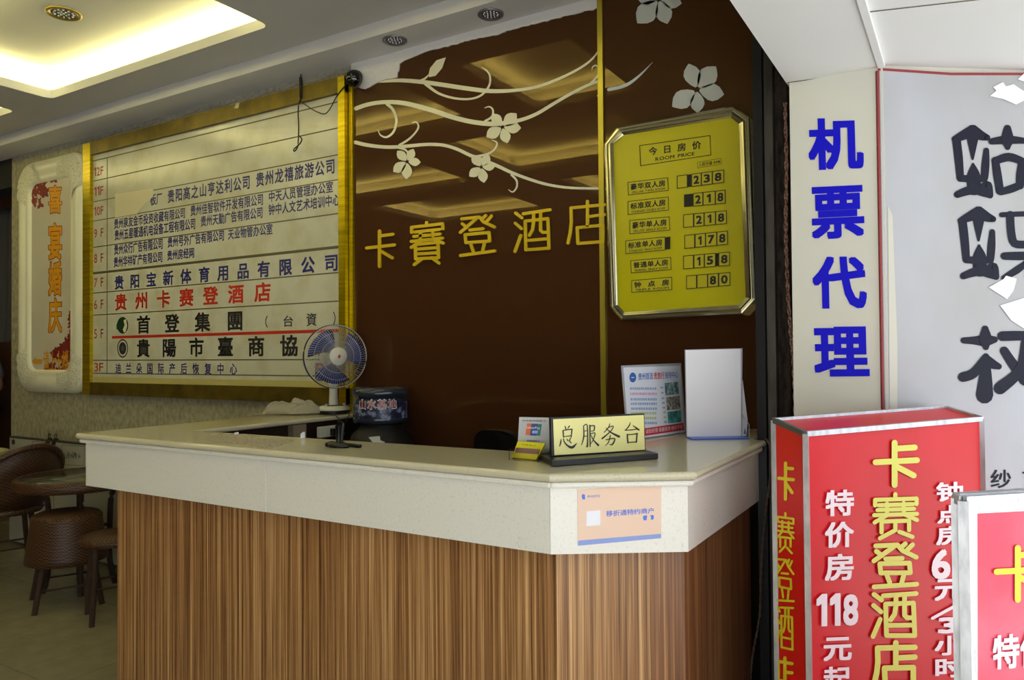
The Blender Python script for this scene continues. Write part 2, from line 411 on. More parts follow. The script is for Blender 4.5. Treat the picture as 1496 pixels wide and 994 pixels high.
fl = MB().box((XL, YF, -.08), (XR, 5.0, -.006)).build('floor', M['grout'], keep=1)
tag(fl, 'beige polished tile floor with thin dark joints', 'floor', kind='structure')
tp = .735; x0s = -4.09 - 6*tp; y0s = 2.5 - 9*tp
tm = None
for i in range(11):
    for j in range(12):
        xa = x0s + i*tp; ya = y0s + j*tp
        if xa > XR-.1 or ya > 4.2: continue
        if tm is None:
            t = MB().box((.0025, .0025, -.008), (tp-.0025, tp-.0025, 0)).build('tile', M['tile'], fl, bevel=.001); tm = t
        else: t = tm.copy(); COL.objects.link(t)
        t.location = (xa, ya, 0)
gr = MB().box((XR, -9, -.1), (9, 9, -.002)).build('ground', M['pavement'], keep=1)
tag(gr, 'grey pavement outside the shop front', 'ground', kind='structure')

wb = MB().box((XW, D, 0), (XR+.02, D+.15, ZC+.3)).build('wall_back', M['wallpaper'], keep=1)
tag(wb, 'beige textured wallpapered wall behind the reception desk', 'wall', kind='structure')
rw = MB(); a = WALL.P(60, 225); 
def wx(px, py=400): return WALL.P(px, py).x
def wz(px, py): return WALL.P(px, py).z
XG0 = wx(520, 300); XG1 = wx(1104, 300); XS = WALL.P(882, 300).x
# rough band of plaster under the soffit
top = ZS; rb = [(XW, wz(17, 232))]
for i in range(1, 46):
    t = i/45; x = XW + (wx(512)-XW)*t; rb.append((x, wz(300, 158)+random.uniform(-.012, .012)-.012))
rs = MB(); pts = [(x, z) for x, z in rb] + [(rb[-1][0], top), (XW, top)]
rs.hexa([(x, D, z) for x, z in pts], [(x, D-.004, z) for x, z in pts]); rs.build('plaster_band', M['roughwall'], wb)

# dark room beyond the left end of the wall
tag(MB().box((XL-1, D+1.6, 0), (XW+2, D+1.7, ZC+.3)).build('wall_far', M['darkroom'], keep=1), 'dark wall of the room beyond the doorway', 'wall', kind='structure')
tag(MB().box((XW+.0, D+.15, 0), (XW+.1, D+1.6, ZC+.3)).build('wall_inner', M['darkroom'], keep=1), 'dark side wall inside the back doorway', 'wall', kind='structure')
tag(MB().box((XL-.1, YF, 0), (XL, D+1.7, ZC+.3)).build('wall_left', M['brownwall'], keep=1), 'brown side wall at the far end of the lobby', 'wall', kind='structure')
tag(MB().box((XL, YF-.1, 0), (XR, YF, ZC+.3)).build('wall_front', M['brownwall'], keep=1), 'brown lobby wall opposite the desk', 'wall', kind='structure')

# trays: ceiling slab with rounded openings
def rrect(x0, y0, x1, y1, r, k=6):
    o = []
    for cx, cy, a0 in ((x1-r, y1-r, 0), (x0+r, y1-r, 90), (x0+r, y0+r, 180), (x1-r, y0+r, 270)):
        for i in range(k+1): a = R(a0 + 90*i/k); o.append((cx+r*math.cos(a), cy+r*math.sin(a)))
    return o
TR = [(-4.635*K, 1.60*K, -2.755*K, 2.413*K), (-2.29*K, 1.54*K, -1.64*K, 2.395*K), (-6.6*K, 1.60*K, -5.045*K, 2.413*K),
      (-3.24*K, .2*K, -1.9*K, 1.22*K), (-5.25*K, .12*K, -3.75*K, 1.12*K), (-3.05*K, -1.35*K, -1.7*K, -.25*K), (-5.3*K, -1.4*K, -3.8*K, -.3*K)]
cu = bpy.data.curves.new('c', 'CURVE'); cu.dimensions = '2D'; cu.fill_mode = 'BOTH'; cu.extrude = .026
def addspl(pts):
    sp = cu.splines.new('POLY'); sp.points.add(len(pts)-1); sp.use_cyclic_u = True
    for p, q in zip(sp.points, pts): p.co = (q[0], q[1], 0, 1)
addspl([(XL, YF), (XR, YF), (XR, YS), (XL, YS)])
for t in TR: addspl(rrect(*t, .05))
co = bpy.data.objects.new('c', cu); COL.objects.link(co)
dg = bpy.context.evaluated_depsgraph_get(); dg.update()
cme = bpy.data.meshes.new_from_object(co.evaluated_get(dg)); bpy.data.objects.remove(co)
cme.materials.clear(); cme.materials.append(M['ceiling'])
ceil = bpy.data.objects.new('ceiling', cme); COL.objects.link(ceil); ceil.location = (0, 0, ZC+.026)
tag(ceil, 'white suspended ceiling with glowing recessed light trays', 'ceiling', kind='structure')
ZU = ZC + .17
def cchild(mb, name, m):
    o = mb.build(name, m, ceil); o.location = -ceil.location; return o
cchild(MB().box((XL, YF, ZU), (XR, D+1.7, ZU+.06)), 'upper_ceiling', M['ceiling'])
cchild(MB().box((XL, YS, ZS), (XR, D, ZC+.06)), 'lower_soffit', M['soffit'])
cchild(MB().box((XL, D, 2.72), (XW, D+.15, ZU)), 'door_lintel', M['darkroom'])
for (xa, ya, xb, yb) in TR:
    e = .12; wl = MB()
    for a, b in (((xa-e-.02, ya-e-.02), (xa-e, yb+e)), ((xb+e, ya-e), (xb+e+.02, yb+e+.02)), ((xa-e, ya-e-.02), (xb+e, ya-e)), ((xa-e, yb+e), (xb+e, yb+e+.02))):
        wl.box((a[0], a[1], ZC+.05), (b[0], b[1], ZU))
    cchild(wl, 'cove_side', M['ceiling'])
    for (cx, cy, L, rot) in (((xa+xb)/2, yb+.07, xb-xa+.1, 0), ((xa+xb)/2, ya-.07, xb-xa+.1, 0), (xa-.07, (ya+yb)/2, yb-ya+.1, 90), (xb+.07, (ya+yb)/2, yb-ya+.1, 90)):
        ld = bpy.data.lights.new('led_strip', 'AREA'); ld.shape = 'RECTANGLE'; ld.size = L; ld.size_y = .03
        ld.energy = COVE_POWER*L; ld.color = COVE_COL
        lo = bpy.data.objects.new('led_strip', ld); COL.objects.link(lo); lo.location = (cx, cy, ZC+.06)
        lo.rotation_euler = (math.pi, 0, R(rot))

# ------------------------------------------------------------------ shop front: header, pillar, canopy, sign wall
ZH = 2.25; XP0, XP1, YP = -.472, -.205, 2.5
PP = PY(YP)
pil = MB().box((XP0, YP, 0), (XP1, D, ZH)).build('wall_right', M['pillar'], keep=1)
tag(pil, 'offwhite pillar panel with tall blue ticket agency lettering', 'pillar', kind='structure')
zA = zm(1080, 0, 3.207); zB = zm(1080, 300, 3.207)
for ch, z, (xa, ya, xb, yb), sl in (('机', zA, (320, 553, 585, 795), -8), ('票', zA, (334, 872, 588, 1118), -12), ('代', zB, (340, 240, 600, 484), -3), ('理', zB, (347, 569, 612, 803), -3)):
    text(ch, quadpx(PP, z, (xa, ya-sl/2), (xb-6, ya+sl/2), (xb, yb+sl/2), (xa+6, yb-sl/2), .0015), M['blue'], pil, bold=.034)
hd = MB().box((XR, -4.2, ZH), (XP1, D, ZC+.25)).build('header_beam', M['canopy'], keep=1)
tag(hd, 'white header beam running over the shop opening', 'beam', kind='structure')
SD = Vector((.8, .6, 0)); S0 = Vector((XP1, YP+.004, 0)); SN = Vector((.6, -.8, 0))
SP = Plane(S0, SN)
cn = MB().prism([(XP1, -.9), (2.6, -.9), (2.6, 4.4), (XP1, 4.4)], ZH+.01, ZH+.1)
cn.add([], [])
cn.box((XP1-.012, -.9, ZH-.006), (XP1+.006, YP, ZH+.02))
cnp = cn.build('ceiling_outside', M['canopy'], keep=1); tag(cnp, 'white panelled canopy above the grey sign', 'ceiling', kind='structure')
cz = PZ(ZH+.01); sm_ = MB(); stroke(sm_, cz, [(1258, 19, 1.3), (1426, 0, 1.3), (1500, -9, 1.3)], .001); sm_.build('panel_seam', M['line'], cnp)
sm_ = MB(); stroke(sm_, PZ(ZH), [(1150, 121, 1.), (1282, 103, 1.)], .001); sm_.build('panel_seam', M['line'], hd)
ws = MB(); e = S0+SD*2.6
ws.hexa([S0-SN*.12, S0-SN*.02, e-SN*.02, e-SN*.12], [p+Vector((0, 0, ZH+.01)) for p in (S0-SN*.12, S0-SN*.02, e-SN*.02, e-SN*.12)])
tag(ws.build('wall_outside', M['pillar'], keep=1), 'pale outside wall that carries the grey sign', 'wall', kind='structure')

# bridal studio sign
sg = thing('shop_sign', 'large frosted grey sign panel with dark bubbly bridal studio characters, right of the pillar', 'sign', tuple(S0+SD*.6))
ps = []
for px, py in ((1284, 103), (1390, 110), (1496, 110), (1600, 112)): ps.append(SP.P(px, py))
bot = [Vector((p.x, p.y, .25)) for p in (ps[0], ps[-1])]
MB().slab([bot[0], bot[1]]+ps[::-1], SN, .015).build('panel', M['greysign'], sg)
tr = MB()
for a, b in zip(ps, ps[1:]): tr.slab([a, b, b+Vector((0, 0, .008)), a+Vector((0, 0, .008))], SN, .02)
tr.slab([ps[0]-SD*.006, ps[0]+SD*.002, bot[0]+SD*.002, bot[0]-SD*.006], SN, .02)
tr.build('edge_strip', M['redtrim'], sg)
tb = MB(); poly(tb, SP, [(1297, 300), (1304, 315), (1311, 500), (1311, 610), (1300, 610)], .001); tb.build('tape_strip', M['tape'], sg)
def S(paths, z, name='lettering', m=M['signink'], closed=None):
    mb = MB()
    for p in paths: stroke(mb, SP, [(a, b, c*1.35) for a, b, c in p], .0016, z=z, curve=True)
    return mb.build(name, m, sg)
def worm(dx, dy):   # the insect radical, the same in both characters
    q = lambda *a: [(x+dx, y+dy, w_) for x, y, w_ in a]
    return [q((1018, 655, 30), (1028, 740, 30), (1036, 835, 26)), q((1010, 652, 22), (1055, 632, 34), (1094, 612, 34), (1130, 634, 34), (1162, 645, 22)),
            q((1094, 618, 50), (1094, 680, 30), (1094, 745, 8)), q((1158, 705, 20), (1154, 770, 28), (1150, 830, 26)), q((1036, 836, 24), (1094, 838, 26), (1150, 836, 24)),
            q((1096, 770, 10), (1098, 820, 46), (1100, 885, 46)), q((1022, 912, 24), (1065, 896, 30), (1105, 888, 34), (1150, 900, 34), (1176, 916, 22)), q((1140, 872, 20), (1166, 866, 26), (1176, 912, 22))]
S(worm(0, 0) + [[(1182, 663, 22), (1255, 655, 30), (1340, 660, 20)], [(1257, 602, 26), (1257, 655, 44), (1258, 690, 20)],
   [(1200, 752, 26), (1210, 820, 30), (1222, 895, 28)], [(1200, 755, 26), (1262, 736, 30), (1325, 755, 26)], [(1325, 755, 26), (1318, 820, 30), (1316, 870, 28)], [(1226, 900, 24), (1275, 885, 28), (1318, 868, 26)],
   [(1400, 640, 26), (1396, 780, 30), (1370, 910, 26)], [(1400, 640, 26), (1490, 636, 26), (1490, 900, 30)], [(1400, 725, 22), (1488, 722, 22)], [(1400, 805, 22), (1488, 802, 22)]], zA)
S(worm(28, -580) + [[(1230, 45, 18), (1290, 42, 18), (1420, 38, 20)], [(1270, 45, 28), (1274, 120, 28), (1290, 178, 28), (1345, 184, 26)], [(1370, 40, 26), (1370, 170, 26)], [(1242, 238, 26), (1310, 238, 30), (1420, 236, 26)],
   [(1360, 200, 30), (1360, 340, 30)], [(1240, 340, 18), (1300, 305, 26), (1345, 270, 20)]], zB)
S([[(1052, 634, 22), (1100, 634, 28), (1152, 634, 40), (1196, 630, 24)], [(1153, 580, 24), (1154, 625, 44), (1156, 665, 22)], [(1156, 710, 24), (1154, 800, 44), (1150, 890, 60)],
   [(1048, 806, 34), (1100, 786, 34), (1154, 715, 26)], [(1156, 715, 26), (1182, 742, 34), (1216, 756, 22)], [(1232, 614, 34), (1290, 612, 34), (1350, 612, 32)], [(1242, 682, 30), (1280, 740, 34), (1340, 820, 40)],
   [(1345, 640, 34), (1318, 770, 36), (1222, 858, 44)], [(1390, 650, 26), (1500, 646, 26)], [(1455, 590, 30), (1455, 880, 34), (1420, 860, 20)]], zB)
zS = zm(1096, 590, 2.46)
text('婚纱艺术', quadpx(SP, zS, (752, 237), (1160, 238), (1160, 304), (752, 304), .0015), M['signink'], sg, bold=.012, gap=.45)
tp_ = MB()
for z, pts in ((zA, [(1175, 450), (1205, 425), (1190, 408), (1235, 385), (1250, 405), (1285, 395), (1345, 435), (1340, 468), (1297, 490), (1240, 465)]), (zA, [(1305, 372), (1334, 345), (1400, 330), (1390, 400)]),
               (zB, [(1170, 385), (1240, 345), (1250, 330), (1300, 345), (1285, 400), (1255, 440), (1200, 405)]), (zB, [(1222, 470), (1334, 435), (1420, 450), (1400, 600), (1334, 578), (1275, 540), (1245, 500)])):
    tp_ = MB(); poly(tp_, SP, pts, .003, z); tp_.build('torn_film', M['white'], sg)

# shutter guide and post between glass wall and pillar
sgd = thing('shutter_guide', 'black shutter channel with grey rail and rusty post beside the white pillar', 'shutter guide', (-.57, 2.66, 0))
MB().box((-.617, 2.63, 0), (-.587, D-.002, 2.75)).build('channel', M['blackmetal'], sgd)
MB().box((-.584, 2.65, 0), (-.556, D-.002, 2.75)).build('rail', M['greymetal'], sgd)
MB().box((-.554, 2.68, 0), (-.515, D-.002, 2.75)).build('post', M['rust'], sgd)
MB().box((-.513, 2.76, 0), (-.478, D-.002, 2.75)).build('back_plate', M['blackmetal'], sgd)
rp = PY(2.66)
rc = [rp.P(x, y) for x, y in ((1147, 150), (1149, 240), (1148, 330), (1150, 400), (1154, 470), (1159, 530), (1162, 600), (1163, 700), (1160, 900))]
def twist(pts, r, tr_, turns):
    pts = [tuple(p) for p in pts]; pts = smooth([p for p in pts], 14); outs = []
    for ph in (0, math.pi):
        outs.append([Vector(p)+Vector((math.cos(turns*i+ph)*tr_, math.sin(turns*i+ph)*tr_, 0)) for i, p in enumerate(pts)])
    return outs
mb = MB()
for p in twist(rc, 0, .004, .9): mb.tube(p, .0035, 5)
tag(mb.build('cord', M['redwhite']), 'twisted red and white cord hanging in front of the rusty post', 'cord')

# ------------------------------------------------------------------ brown glass wall panels
GP = PY(D-.012)
def glass_panel(name_label, xa, xb):
    t = thing('glass_panel', name_label, 'wall panel', ((xa+xb)/2, D-.006, 0))
    MB().box((xa, D-.012, .1), (xb, D-.001, ZS)).build('glass', M['glass_brown'], t); return t
g1 = glass_panel('brown glossy glass panel with white vines and gold hotel name, left of the gold strip', XG0, XS-.002)
g2 = glass_panel('brown glossy glass panel with pale blossoms, behind the yellow price board', XS+.002, XG1)
zv = zm(500, 60, 2.992); OFF = .0008
def vines(paths, m, parent, name='vine_print', polys=()):
    mb = MB()
    for p in paths: stroke(mb, GP, p, OFF, z=zv, curve=True)
    for q in polys: poly(mb, GP, q, OFF+.0003, zv)
    return mb.build(name, m, parent)
def P3(xy, ws):
    n = len(xy); return [(x, y, ws[min(int(i*len(ws)/n), len(ws)-1)]) for i, (x, y) in enumerate(xy)]
vines([P3([(150,178),(250,172),(340,178),(430,190),(550,208),(650,219),(760,215),(850,200),(930,172),(1000,140),(1060,105),(1100,70),(1134,22)], [10,16,18,19,19,18,14,13,12,11,10,8,7]),
       P3([(365,188),(420,228),(490,250),(560,253),(610,235),(642,195),(646,155),(632,130),(610,115)], [14,11,10,9,9,9,8,6,3]),
       P3([(340,174),(360,165),(376,150)], [10,9,6]),
       P3([(60,295),(110,278),(170,268),(240,268),(310,280),(400,305),(480,332),(560,352),(640,362),(700,360),(780,345),(850,318),(930,270),(1000,230),(1070,195),(1136,170)], [18,18,17,19,20,21,21,20,20,18,16,15,14,13,13,12]),
       P3([(195,275),(222,300),(237,345),(225,395),(195,420),(168,412),(157,392)], [13,12,11,10,9,6,3]),
       P3([(625,350),(655,330),(658,300),(642,287),(622,293)], [10,9,8,6,3]),
       P3([(1085,185),(1115,155),(1125,125),(1110,107),(1095,113),(1091,128)], [9,8,8,7,5,3]),
       P3([(58,443),(110,455),(180,463),(240,463),(300,458),(370,452),(440,455),(500,472),(560,500),(620,522),(680,547),(740,575),(820,605),(900,628),(1000,642),(1143,645)], [16,16,15,15,15,14,14,14,15,16,15,14,13,12,11,10]),
       P3([(250,455),(290,430),(320,400),(333,375),(325,355),(305,357)], [10,9,8,8,6,3]), P3([(240,465),(275,475),(288,492)], [10,9,7]),
       P3([(590,505),(640,492),(668,470),(676,445),(655,433)], [12,9,8,7,3]), P3([(740,585),(762,610),(762,640),(745,660),(727,650)], [10,9,8,6,3])],
      M['print_white'], g1, polys=[[(376,150),(384,118),(412,84),(453,71),(437,118),(408,152),(380,158)], [(1113,240),(1130,222),(1142,216),(1142,256),(1128,252)]])
vines([P3([(1165,212),(1240,193),(1300,150),(1357,92)], [15,14,9,1])], M['print_blue'], g2)
def blossom(parent, z, c, tips, wd, m):
    mb = MB()
    for tx, ty in tips:
        dx, dy = tx-c[0], ty-c[1]; l = math.hypot(dx, dy); ux, uy = dx/l, dy/l; vx, vy = -uy, ux; ww = wd*l
        prof = [(.1, .06), (.25, .26), (.45, .42), (.62, .45), (.8, .33), (.93, .13), (1, 0)]
        pts = [(c[0]+ux*l*a+vx*ww*b, c[1]+uy*l*a+vy*ww*b) for a, b in prof] + [(c[0]+ux*l*a-vx*ww*b, c[1]+uy*l*a-vy*ww*b) for a, b in prof[-2::-1]]
        poly(mb, GP, pts, OFF+.0005, z)
    return mb.build('blossom_print', m, parent)
blossom(g1, zv, (700, 376), [(655, 318), (762, 316), (782, 380), (722, 447), (630, 420)], .7, M['print_white'])
blossom(g1, zv, (284, 527), [(240, 480), (312, 472), (343, 530), (280, 604), (223, 572)], .68, M['print_white'])
blossom(g1, zv, (608, 551), [(568, 498), (643, 498), (668, 548), (620, 620), (555, 592)], .68, M['print_white'])
z1 = lambda x, y: (x, y)
blossom(g2, z1, (1018, 131), [(1006, 93), (1046, 97), (1058, 138), (1019, 165), (982, 156)], .7, M['print_blue'])
blossom(g2, z1, (963, -2), [(931, 34), (975, 35), (996, 5), (930, -4), (966, -40)], .7, M['print_blue'])

# gold strips
gs = MB().box((XS-.012, D-.024, .1), (XS+.012, D-.013, ZS)).build('gold_strip', M['goldstrip']); tag(gs, 'thin vertical gold metal strip between the two brown glass panels', 'trim', 'gold strips on the wall')
xa = wx(514, 300)+.004
gs = MB().box((xa, D-.026, 1.0), (XG0, D-.001, wz(517, 118))).build('gold_strip', M['gold']); tag(gs, 'thin vertical gold metal strip beside the floor directory frame', 'trim', 'gold strips on the wall')

# ragged white filler over the top edge of the left glass panel
zf = zm(480, 60, 9.943); lo = [zf(*p) for p in ((340, 640), (420, 660), (470, 690), (533, 702), (600, 676), (640, 650), (690, 622), (750, 590), (800, 572), (850, 555), (930, 548), (1005, 533), (1010, 460), (1030, 430), (1040, 330), (1060, 318), (1110, 285), (1200, 250), (1290, 215), (1392, 170))]
zg = zm(490, 0, 3.649); seg = [(506, 270), (640, 240), (730, 212), (860, 188), (960, 153), (1080, 128), (1200, 95), (1330, 62), (1412, 46)]
for a, b in zip(seg, seg[1:]):
    for k in range(7):
        t = k/7; lo.append(zg(a[0]+(b[0]-a[0])*t, a[1]+(b[1]-a[1])*t + random.uniform(-3.5, 3.5)))
lo.append(zg(*seg[-1]))
FP = PY(D-.013); fr = [FP.P(x, y) for x, y in lo]; mb = MB(); n = len(fr)
for i in range(n-1):
    a, b = fr[i], fr[i+1]; q = [a, b, Vector((b.x, b.y, ZS)), Vector((a.x, a.y, ZS))]
    bk = [p-Vector((0, .007, 0)) for p in q]; mb.add(q+bk, [(4, 5, 6, 7), (0, 1, 5, 4)])
fo = mb.build('wall_filler', M['plaster'], keep=1); tag(fo, 'ragged white filler smeared over the top edge of the brown glass', 'plaster', kind='structure')

# gold hotel characters
zc = zm(500, 260, 3.7375); W_ = 17
def cl(pts): return pts + [pts[0]]
G = {
 '卡': [[(202,290),(202,484)], [(202,317),(276,308)], [(132,383),(284,366)], [(205,397),(272,437)]],
 '賽': [[(460,244),(460,256)], [(378,298),(378,270),(546,250),(548,278)], [(392,296),(532,281)], [(390,320),(532,306)], [(376,347),(546,329)], [(426,294),(426,342)], [(494,284),(494,334)],
        [(428,345),(376,380)], [(498,334),(550,356)], cl([(398,364),(522,352),(524,436),(400,442)]), [(400,390),(522,380)], [(400,416),(522,408)], [(432,444),(392,474)], [(488,436),(528,466)]],
 '登': [[(652,224),(742,214),(644,298)], [(655,250),(680,270)], [(748,214),(770,240),(830,268)], [(782,206),(764,224)], [(814,208),(786,240)], [(696,285),(768,277)], cl([(670,310),(800,298),(804,345),(674,354)]),
        [(700,360),(714,400)], [(776,354),(766,398)], [(645,424),(832,399)]],
 '酒': [[(946,192),(980,218)], [(944,247),(978,277)], [(974,314),(942,402)], [(988,196),(1134,174)], cl([(998,236),(1122,222),(1128,384),(1002,393)]), [(1044,194),(1044,240),(1038,284),(1020,314)], [(1082,190),(1082,286),(1094,298),(1122,296)], [(1004,342),(1126,332)]],
 '店': [[(1338,128),(1338,156)], [(1432,146),(1248,164),(1250,240),(1244,300),(1232,356)], [(1338,170),(1338,262)], [(1340,212),(1432,200)], cl([(1282,272),(1424,258),(1424,348),(1286,358)])]}
for ch, lab in (('卡', 'first, leftmost gold raised character 卡 of the hotel name on brown glass'), ('賽', 'gold raised character 賽 of many strokes on the brown glass wall'), ('登', 'gold raised character 登 in the middle of the hotel name'),
                ('酒', 'gold raised character 酒 with three short left strokes on brown glass'), ('店', 'gold raised character 店 partly hidden behind the yellow price board')):
    mb = MB()
    for p in G[ch]: stroke(mb, GP, [(x, y, W_) for x, y in p], .012, thick=.006, z=zc)
    o = mb.build('gold_character', M['goldletter']); tag(o, lab, 'letter', 'gold hotel name characters')
    xs = [p[0] for s_ in G[ch] for p in s_]; ys = [p[1] for s_ in G[ch] for p in s_]
    st = MB()
    s0 = G[ch][-1][0]; s1 = G[ch][0][0]
    for q in (s0, s1):
        a = GP.P(*zc(*q), .006); st.box((a.x-.003, D-.012, a.z-.003), (a.x+.003, a.y+.002, a.z+.003))
    so = st.build('standoff', M['goldside'], o); so.location = -o.location

# ------------------------------------------------------------------ floor directory board
BP = PY(D-.03)
bx0, bx1 = BP.P(125.4, 400).x, min(BP.P(513, 300).x, wx(514, 300))
bz1 = (BP.P(126, 210).z + BP.P(513, 113).z)/2; bz0 = (BP.P(126.7, 577).z + BP.P(451, 588).z)/2
db = thing('directory_board', 'large gold framed floor directory board of company names on the beige wall', 'sign', ((bx0+bx1)/2, D-.02, bz0))
fwL = BP.P(136, 400).x-bx0; fwR = bx1-BP.P(498.5, 300).x; fwT = .085; fwB = .085
y1, y0 = D-.052, D-.002
MB().box((bx0, y1, bz1-fwT), (bx1, y0, bz1)).build('frame_rail', M['golddark'], db)
MB().box((bx0, y1, bz0), (bx1, y0, bz0+fwB)).build('frame_rail', M['golddark'], db)
MB().box((bx0, y1-.001, bz0+.0005), (bx0+fwL, y0, bz1-.0005)).build('frame_rail', M['gold'], db)
MB().box((bx1-fwR, y1-.001, bz0+.0005), (bx1, y0, bz1-.0005)).build('frame_rail', M['gold'], db)
MB().box((bx0+fwL, D-.03, bz0+fwB), (bx1-fwR, D-.004, bz1-fwT)).build('panel', M['board'], db)
MB().box((bx0+fwL, D-.034, bz0+fwB), (bx1-fwR, D-.0305, bz0+fwB+.035)).build('lower_sill', M['dirt'], db)
z3 = zm(120, 180, 3.7375); z4 = zm(120, 380, 3.7375)
XI0, XI1 = bx0+fwL, bx1-fwR
def bz(z, x, y): return BP.P(*z(x, y)).z
def hline(zz, t, m, name='printed_line', xa=None, xb=None):
    yy = D-.0304; a = XI0 if xa is None else xa; b = XI1 if xb is None else xb
    return MB().add([(a, yy, zz-t), (b, yy, zz-t), (b, yy, zz+t), (a, yy, zz+t)], [(0, 1, 2, 3)]).build(name, m, db)
for z, y, t in ((z3, 188, .0035), (z3, 300, .0035), (z3, 415, .003), (z3, 522, .003), (z3, 668, .0035), (z3, 812, .008), (z3, 922, .0035), (z4, 297, .0035), (z4, 548, .0035), (z4, 620, .0035)):
    hline(bz(z, 140, y), t, M['line'])
hline(bz(z4, 166, 423), .009, M['ink_red'], xa=BP.P(*z4(163, 423)).x)
vx = BP.P(*z3(137, 500)).x; zb_ = bz(z4, 140, 620); zt_ = bz(z3, 140, 188)
MB().add([(vx-.004, D-.0305, zb_), (vx+.004, D-.0305, zb_), (vx+.004, D-.0305, zt_), (vx-.004, D-.0305, zt_)], [(0, 1, 2, 3)]).build('printed_line', M['line'], db)
def brow(s, z, xl, yt, yb, xr, yr, m, bold=.02, gap=0., name='lettering'):
    a = BP.P(*z(xl, yt)); b = BP.P(*z(xl, yb)); c = BP.P(*z(xr, yr)).x; yy = D-.0306
    return text(s, [(a.x, yy, a.z), (c, yy, a.z), (c, yy, b.z), (a.x, yy, b.z)], m, db, name, bold, gap)
for s, z, yt, yb in (('12F', z3, 243, 292), ('11F', z3, 350, 400), ('10F', z3, 458, 508), ('9 F', z3, 580, 628), ('8 F', z3, 716, 766), ('7 F', z3, 848, 898), ('6 F', z4, 219, 270), ('5 F', z4, 378, 430), ('3F', z4, 562, 610)):
    brow(s, z, 66, yt, yb, 116, yt, M['ink_brown'], .012)
NV = M['ink_navy']; BKM = M['ink_black']
brow('板厂', z3, 372, 390, 452, 437, 400, NV, .02)
brow('贵阳高之山亨达利公司', z3, 468, 366, 438, 915, 300, NV, .022, .08)
brow('贵州龙禧旅游公司', z3, 950, 272, 350, 1378, 220, NV, .022, .08)
brow('贵州泉友金币投资收藏有限公司', z3, 175, 524, 580, 562, 490, NV, .02); brow('贵州佳智软件开发有限公司', z3, 592, 450, 510, 988, 400, NV, .02); brow('中天人员管理办公室', z3, 1020, 374, 434, 1370, 340, NV, .02)
brow('贵州五星暖通机电设备工程有限公司', z3, 178, 585, 643, 618, 540, NV, .025); brow('贵州天勤广告有限公司', z3, 648, 508, 568, 985, 480, NV, .02); brow('钟中人文艺术培训中心', z3, 1018, 444, 506, 1408, 420, NV, .02)
brow('贵州众行广告有限公司', z3, 175, 664, 722, 440, 660, NV, .025); brow('贵州号外广告有限公司', z3, 467, 624, 682, 775, 600, NV, .025); brow('天业物管办公室', z3, 797, 580, 638, 1040, 570, NV, .02)
brow('贵州华祥矿产有限公司', z3, 173, 732, 790, 438, 730, NV, .025); brow('贵州房经网', z3, 465, 696, 752, 612, 700, NV, .025)
brow('贵阳宝新体育用品有限公司', z3, 178, 834, 912, 1395, 740, NV, .03, .62)
brow('贵州卡赛登酒店', z4, 180, 186, 278, 1030, 150, M['ink_red'], .03, .62)
brow('首登集團', z4, 300, 305, 404, 875, 300, BKM, .03, 1.0); brow('（', z4, 1000, 305, 370, 1014, 330, BKM, .01); brow('台', z4, 1100, 305, 366, 1152, 330, BKM, .01); brow('資', z4, 1225, 292, 362, 1280, 330, BKM, .012); brow('）', z4, 1370, 282, 356, 1384, 330, BKM, .01)
brow('貴陽市臺商協會', z4, 300, 432, 532, 1375, 440, BKM, .03, .85)
brow('迪兰朵国际产后恢复中心', z4, 183, 563, 620, 846, 590, NV, .02, .75)
# emblems, paper patch and blue notice on the board
zq = z4; mb = MB()
c = (221, 357); poly(mb, BP, [(c[0]+31*math.cos(a), c[1]+46*math.sin(a)) for a in [2*math.pi*i/20 for i in range(20)]], .0008, zq); poly(mb, BP, [(187, 352), (202, 330), (205, 385), (188, 378)], .0009, zq)
mb.build('green_emblem', mat('emblem_green', rgb(20, 66, 44), .4), db)
mb = MB(); poly(mb, BP, [(240, 322), (246, 360), (238, 392), (228, 396), (222, 380), (232, 356), (226, 330)], .0014, zq); mb.build('emblem_highlight', M['paper'], db)
for rr, mm, of in ((1, 'line', .0008), (.82, 'board', .0012), (.66, 'fandial', .0016), (.3, 'line', .002)):
    mb = MB(); poly(mb, BP, [(221+30*rr*math.cos(a), 483+52*rr*math.sin(a)) for a in [2*math.pi*i/20 for i in range(20)]], of, zq); mb.build('round_emblem', M[mm], db)
mb = MB(); poly(mb, BP, [(180, 387), (388, 357), (387, 402), (350, 432), (318, 466), (300, 495), (180, 516)], .0022, z3); mb.build('paper_patch', M['paper'], db)
zn = zm(400, 440, 4.518)
mb = MB(); poly(mb, BP, [(272, 410), (385, 412), (383, 582), (272, 576)], .002, zn); mb.build('notice', mat('purple_blue_notice', rgb(56, 56, 110), .4, noise=(60, rgb(120, 120, 150), .5, .7, 3)), db)
mb = MB()
for cx, cy, r_ in ((303, 434, 13), (345, 430, 10)): poly(mb, BP, [(cx+r_*math.cos(a), cy+r_*math.sin(a)) for a in [2*math.pi*i/10 for i in range(10)]], .0026, zn)
mb.build('notice_dot', M['cardorange'], db)

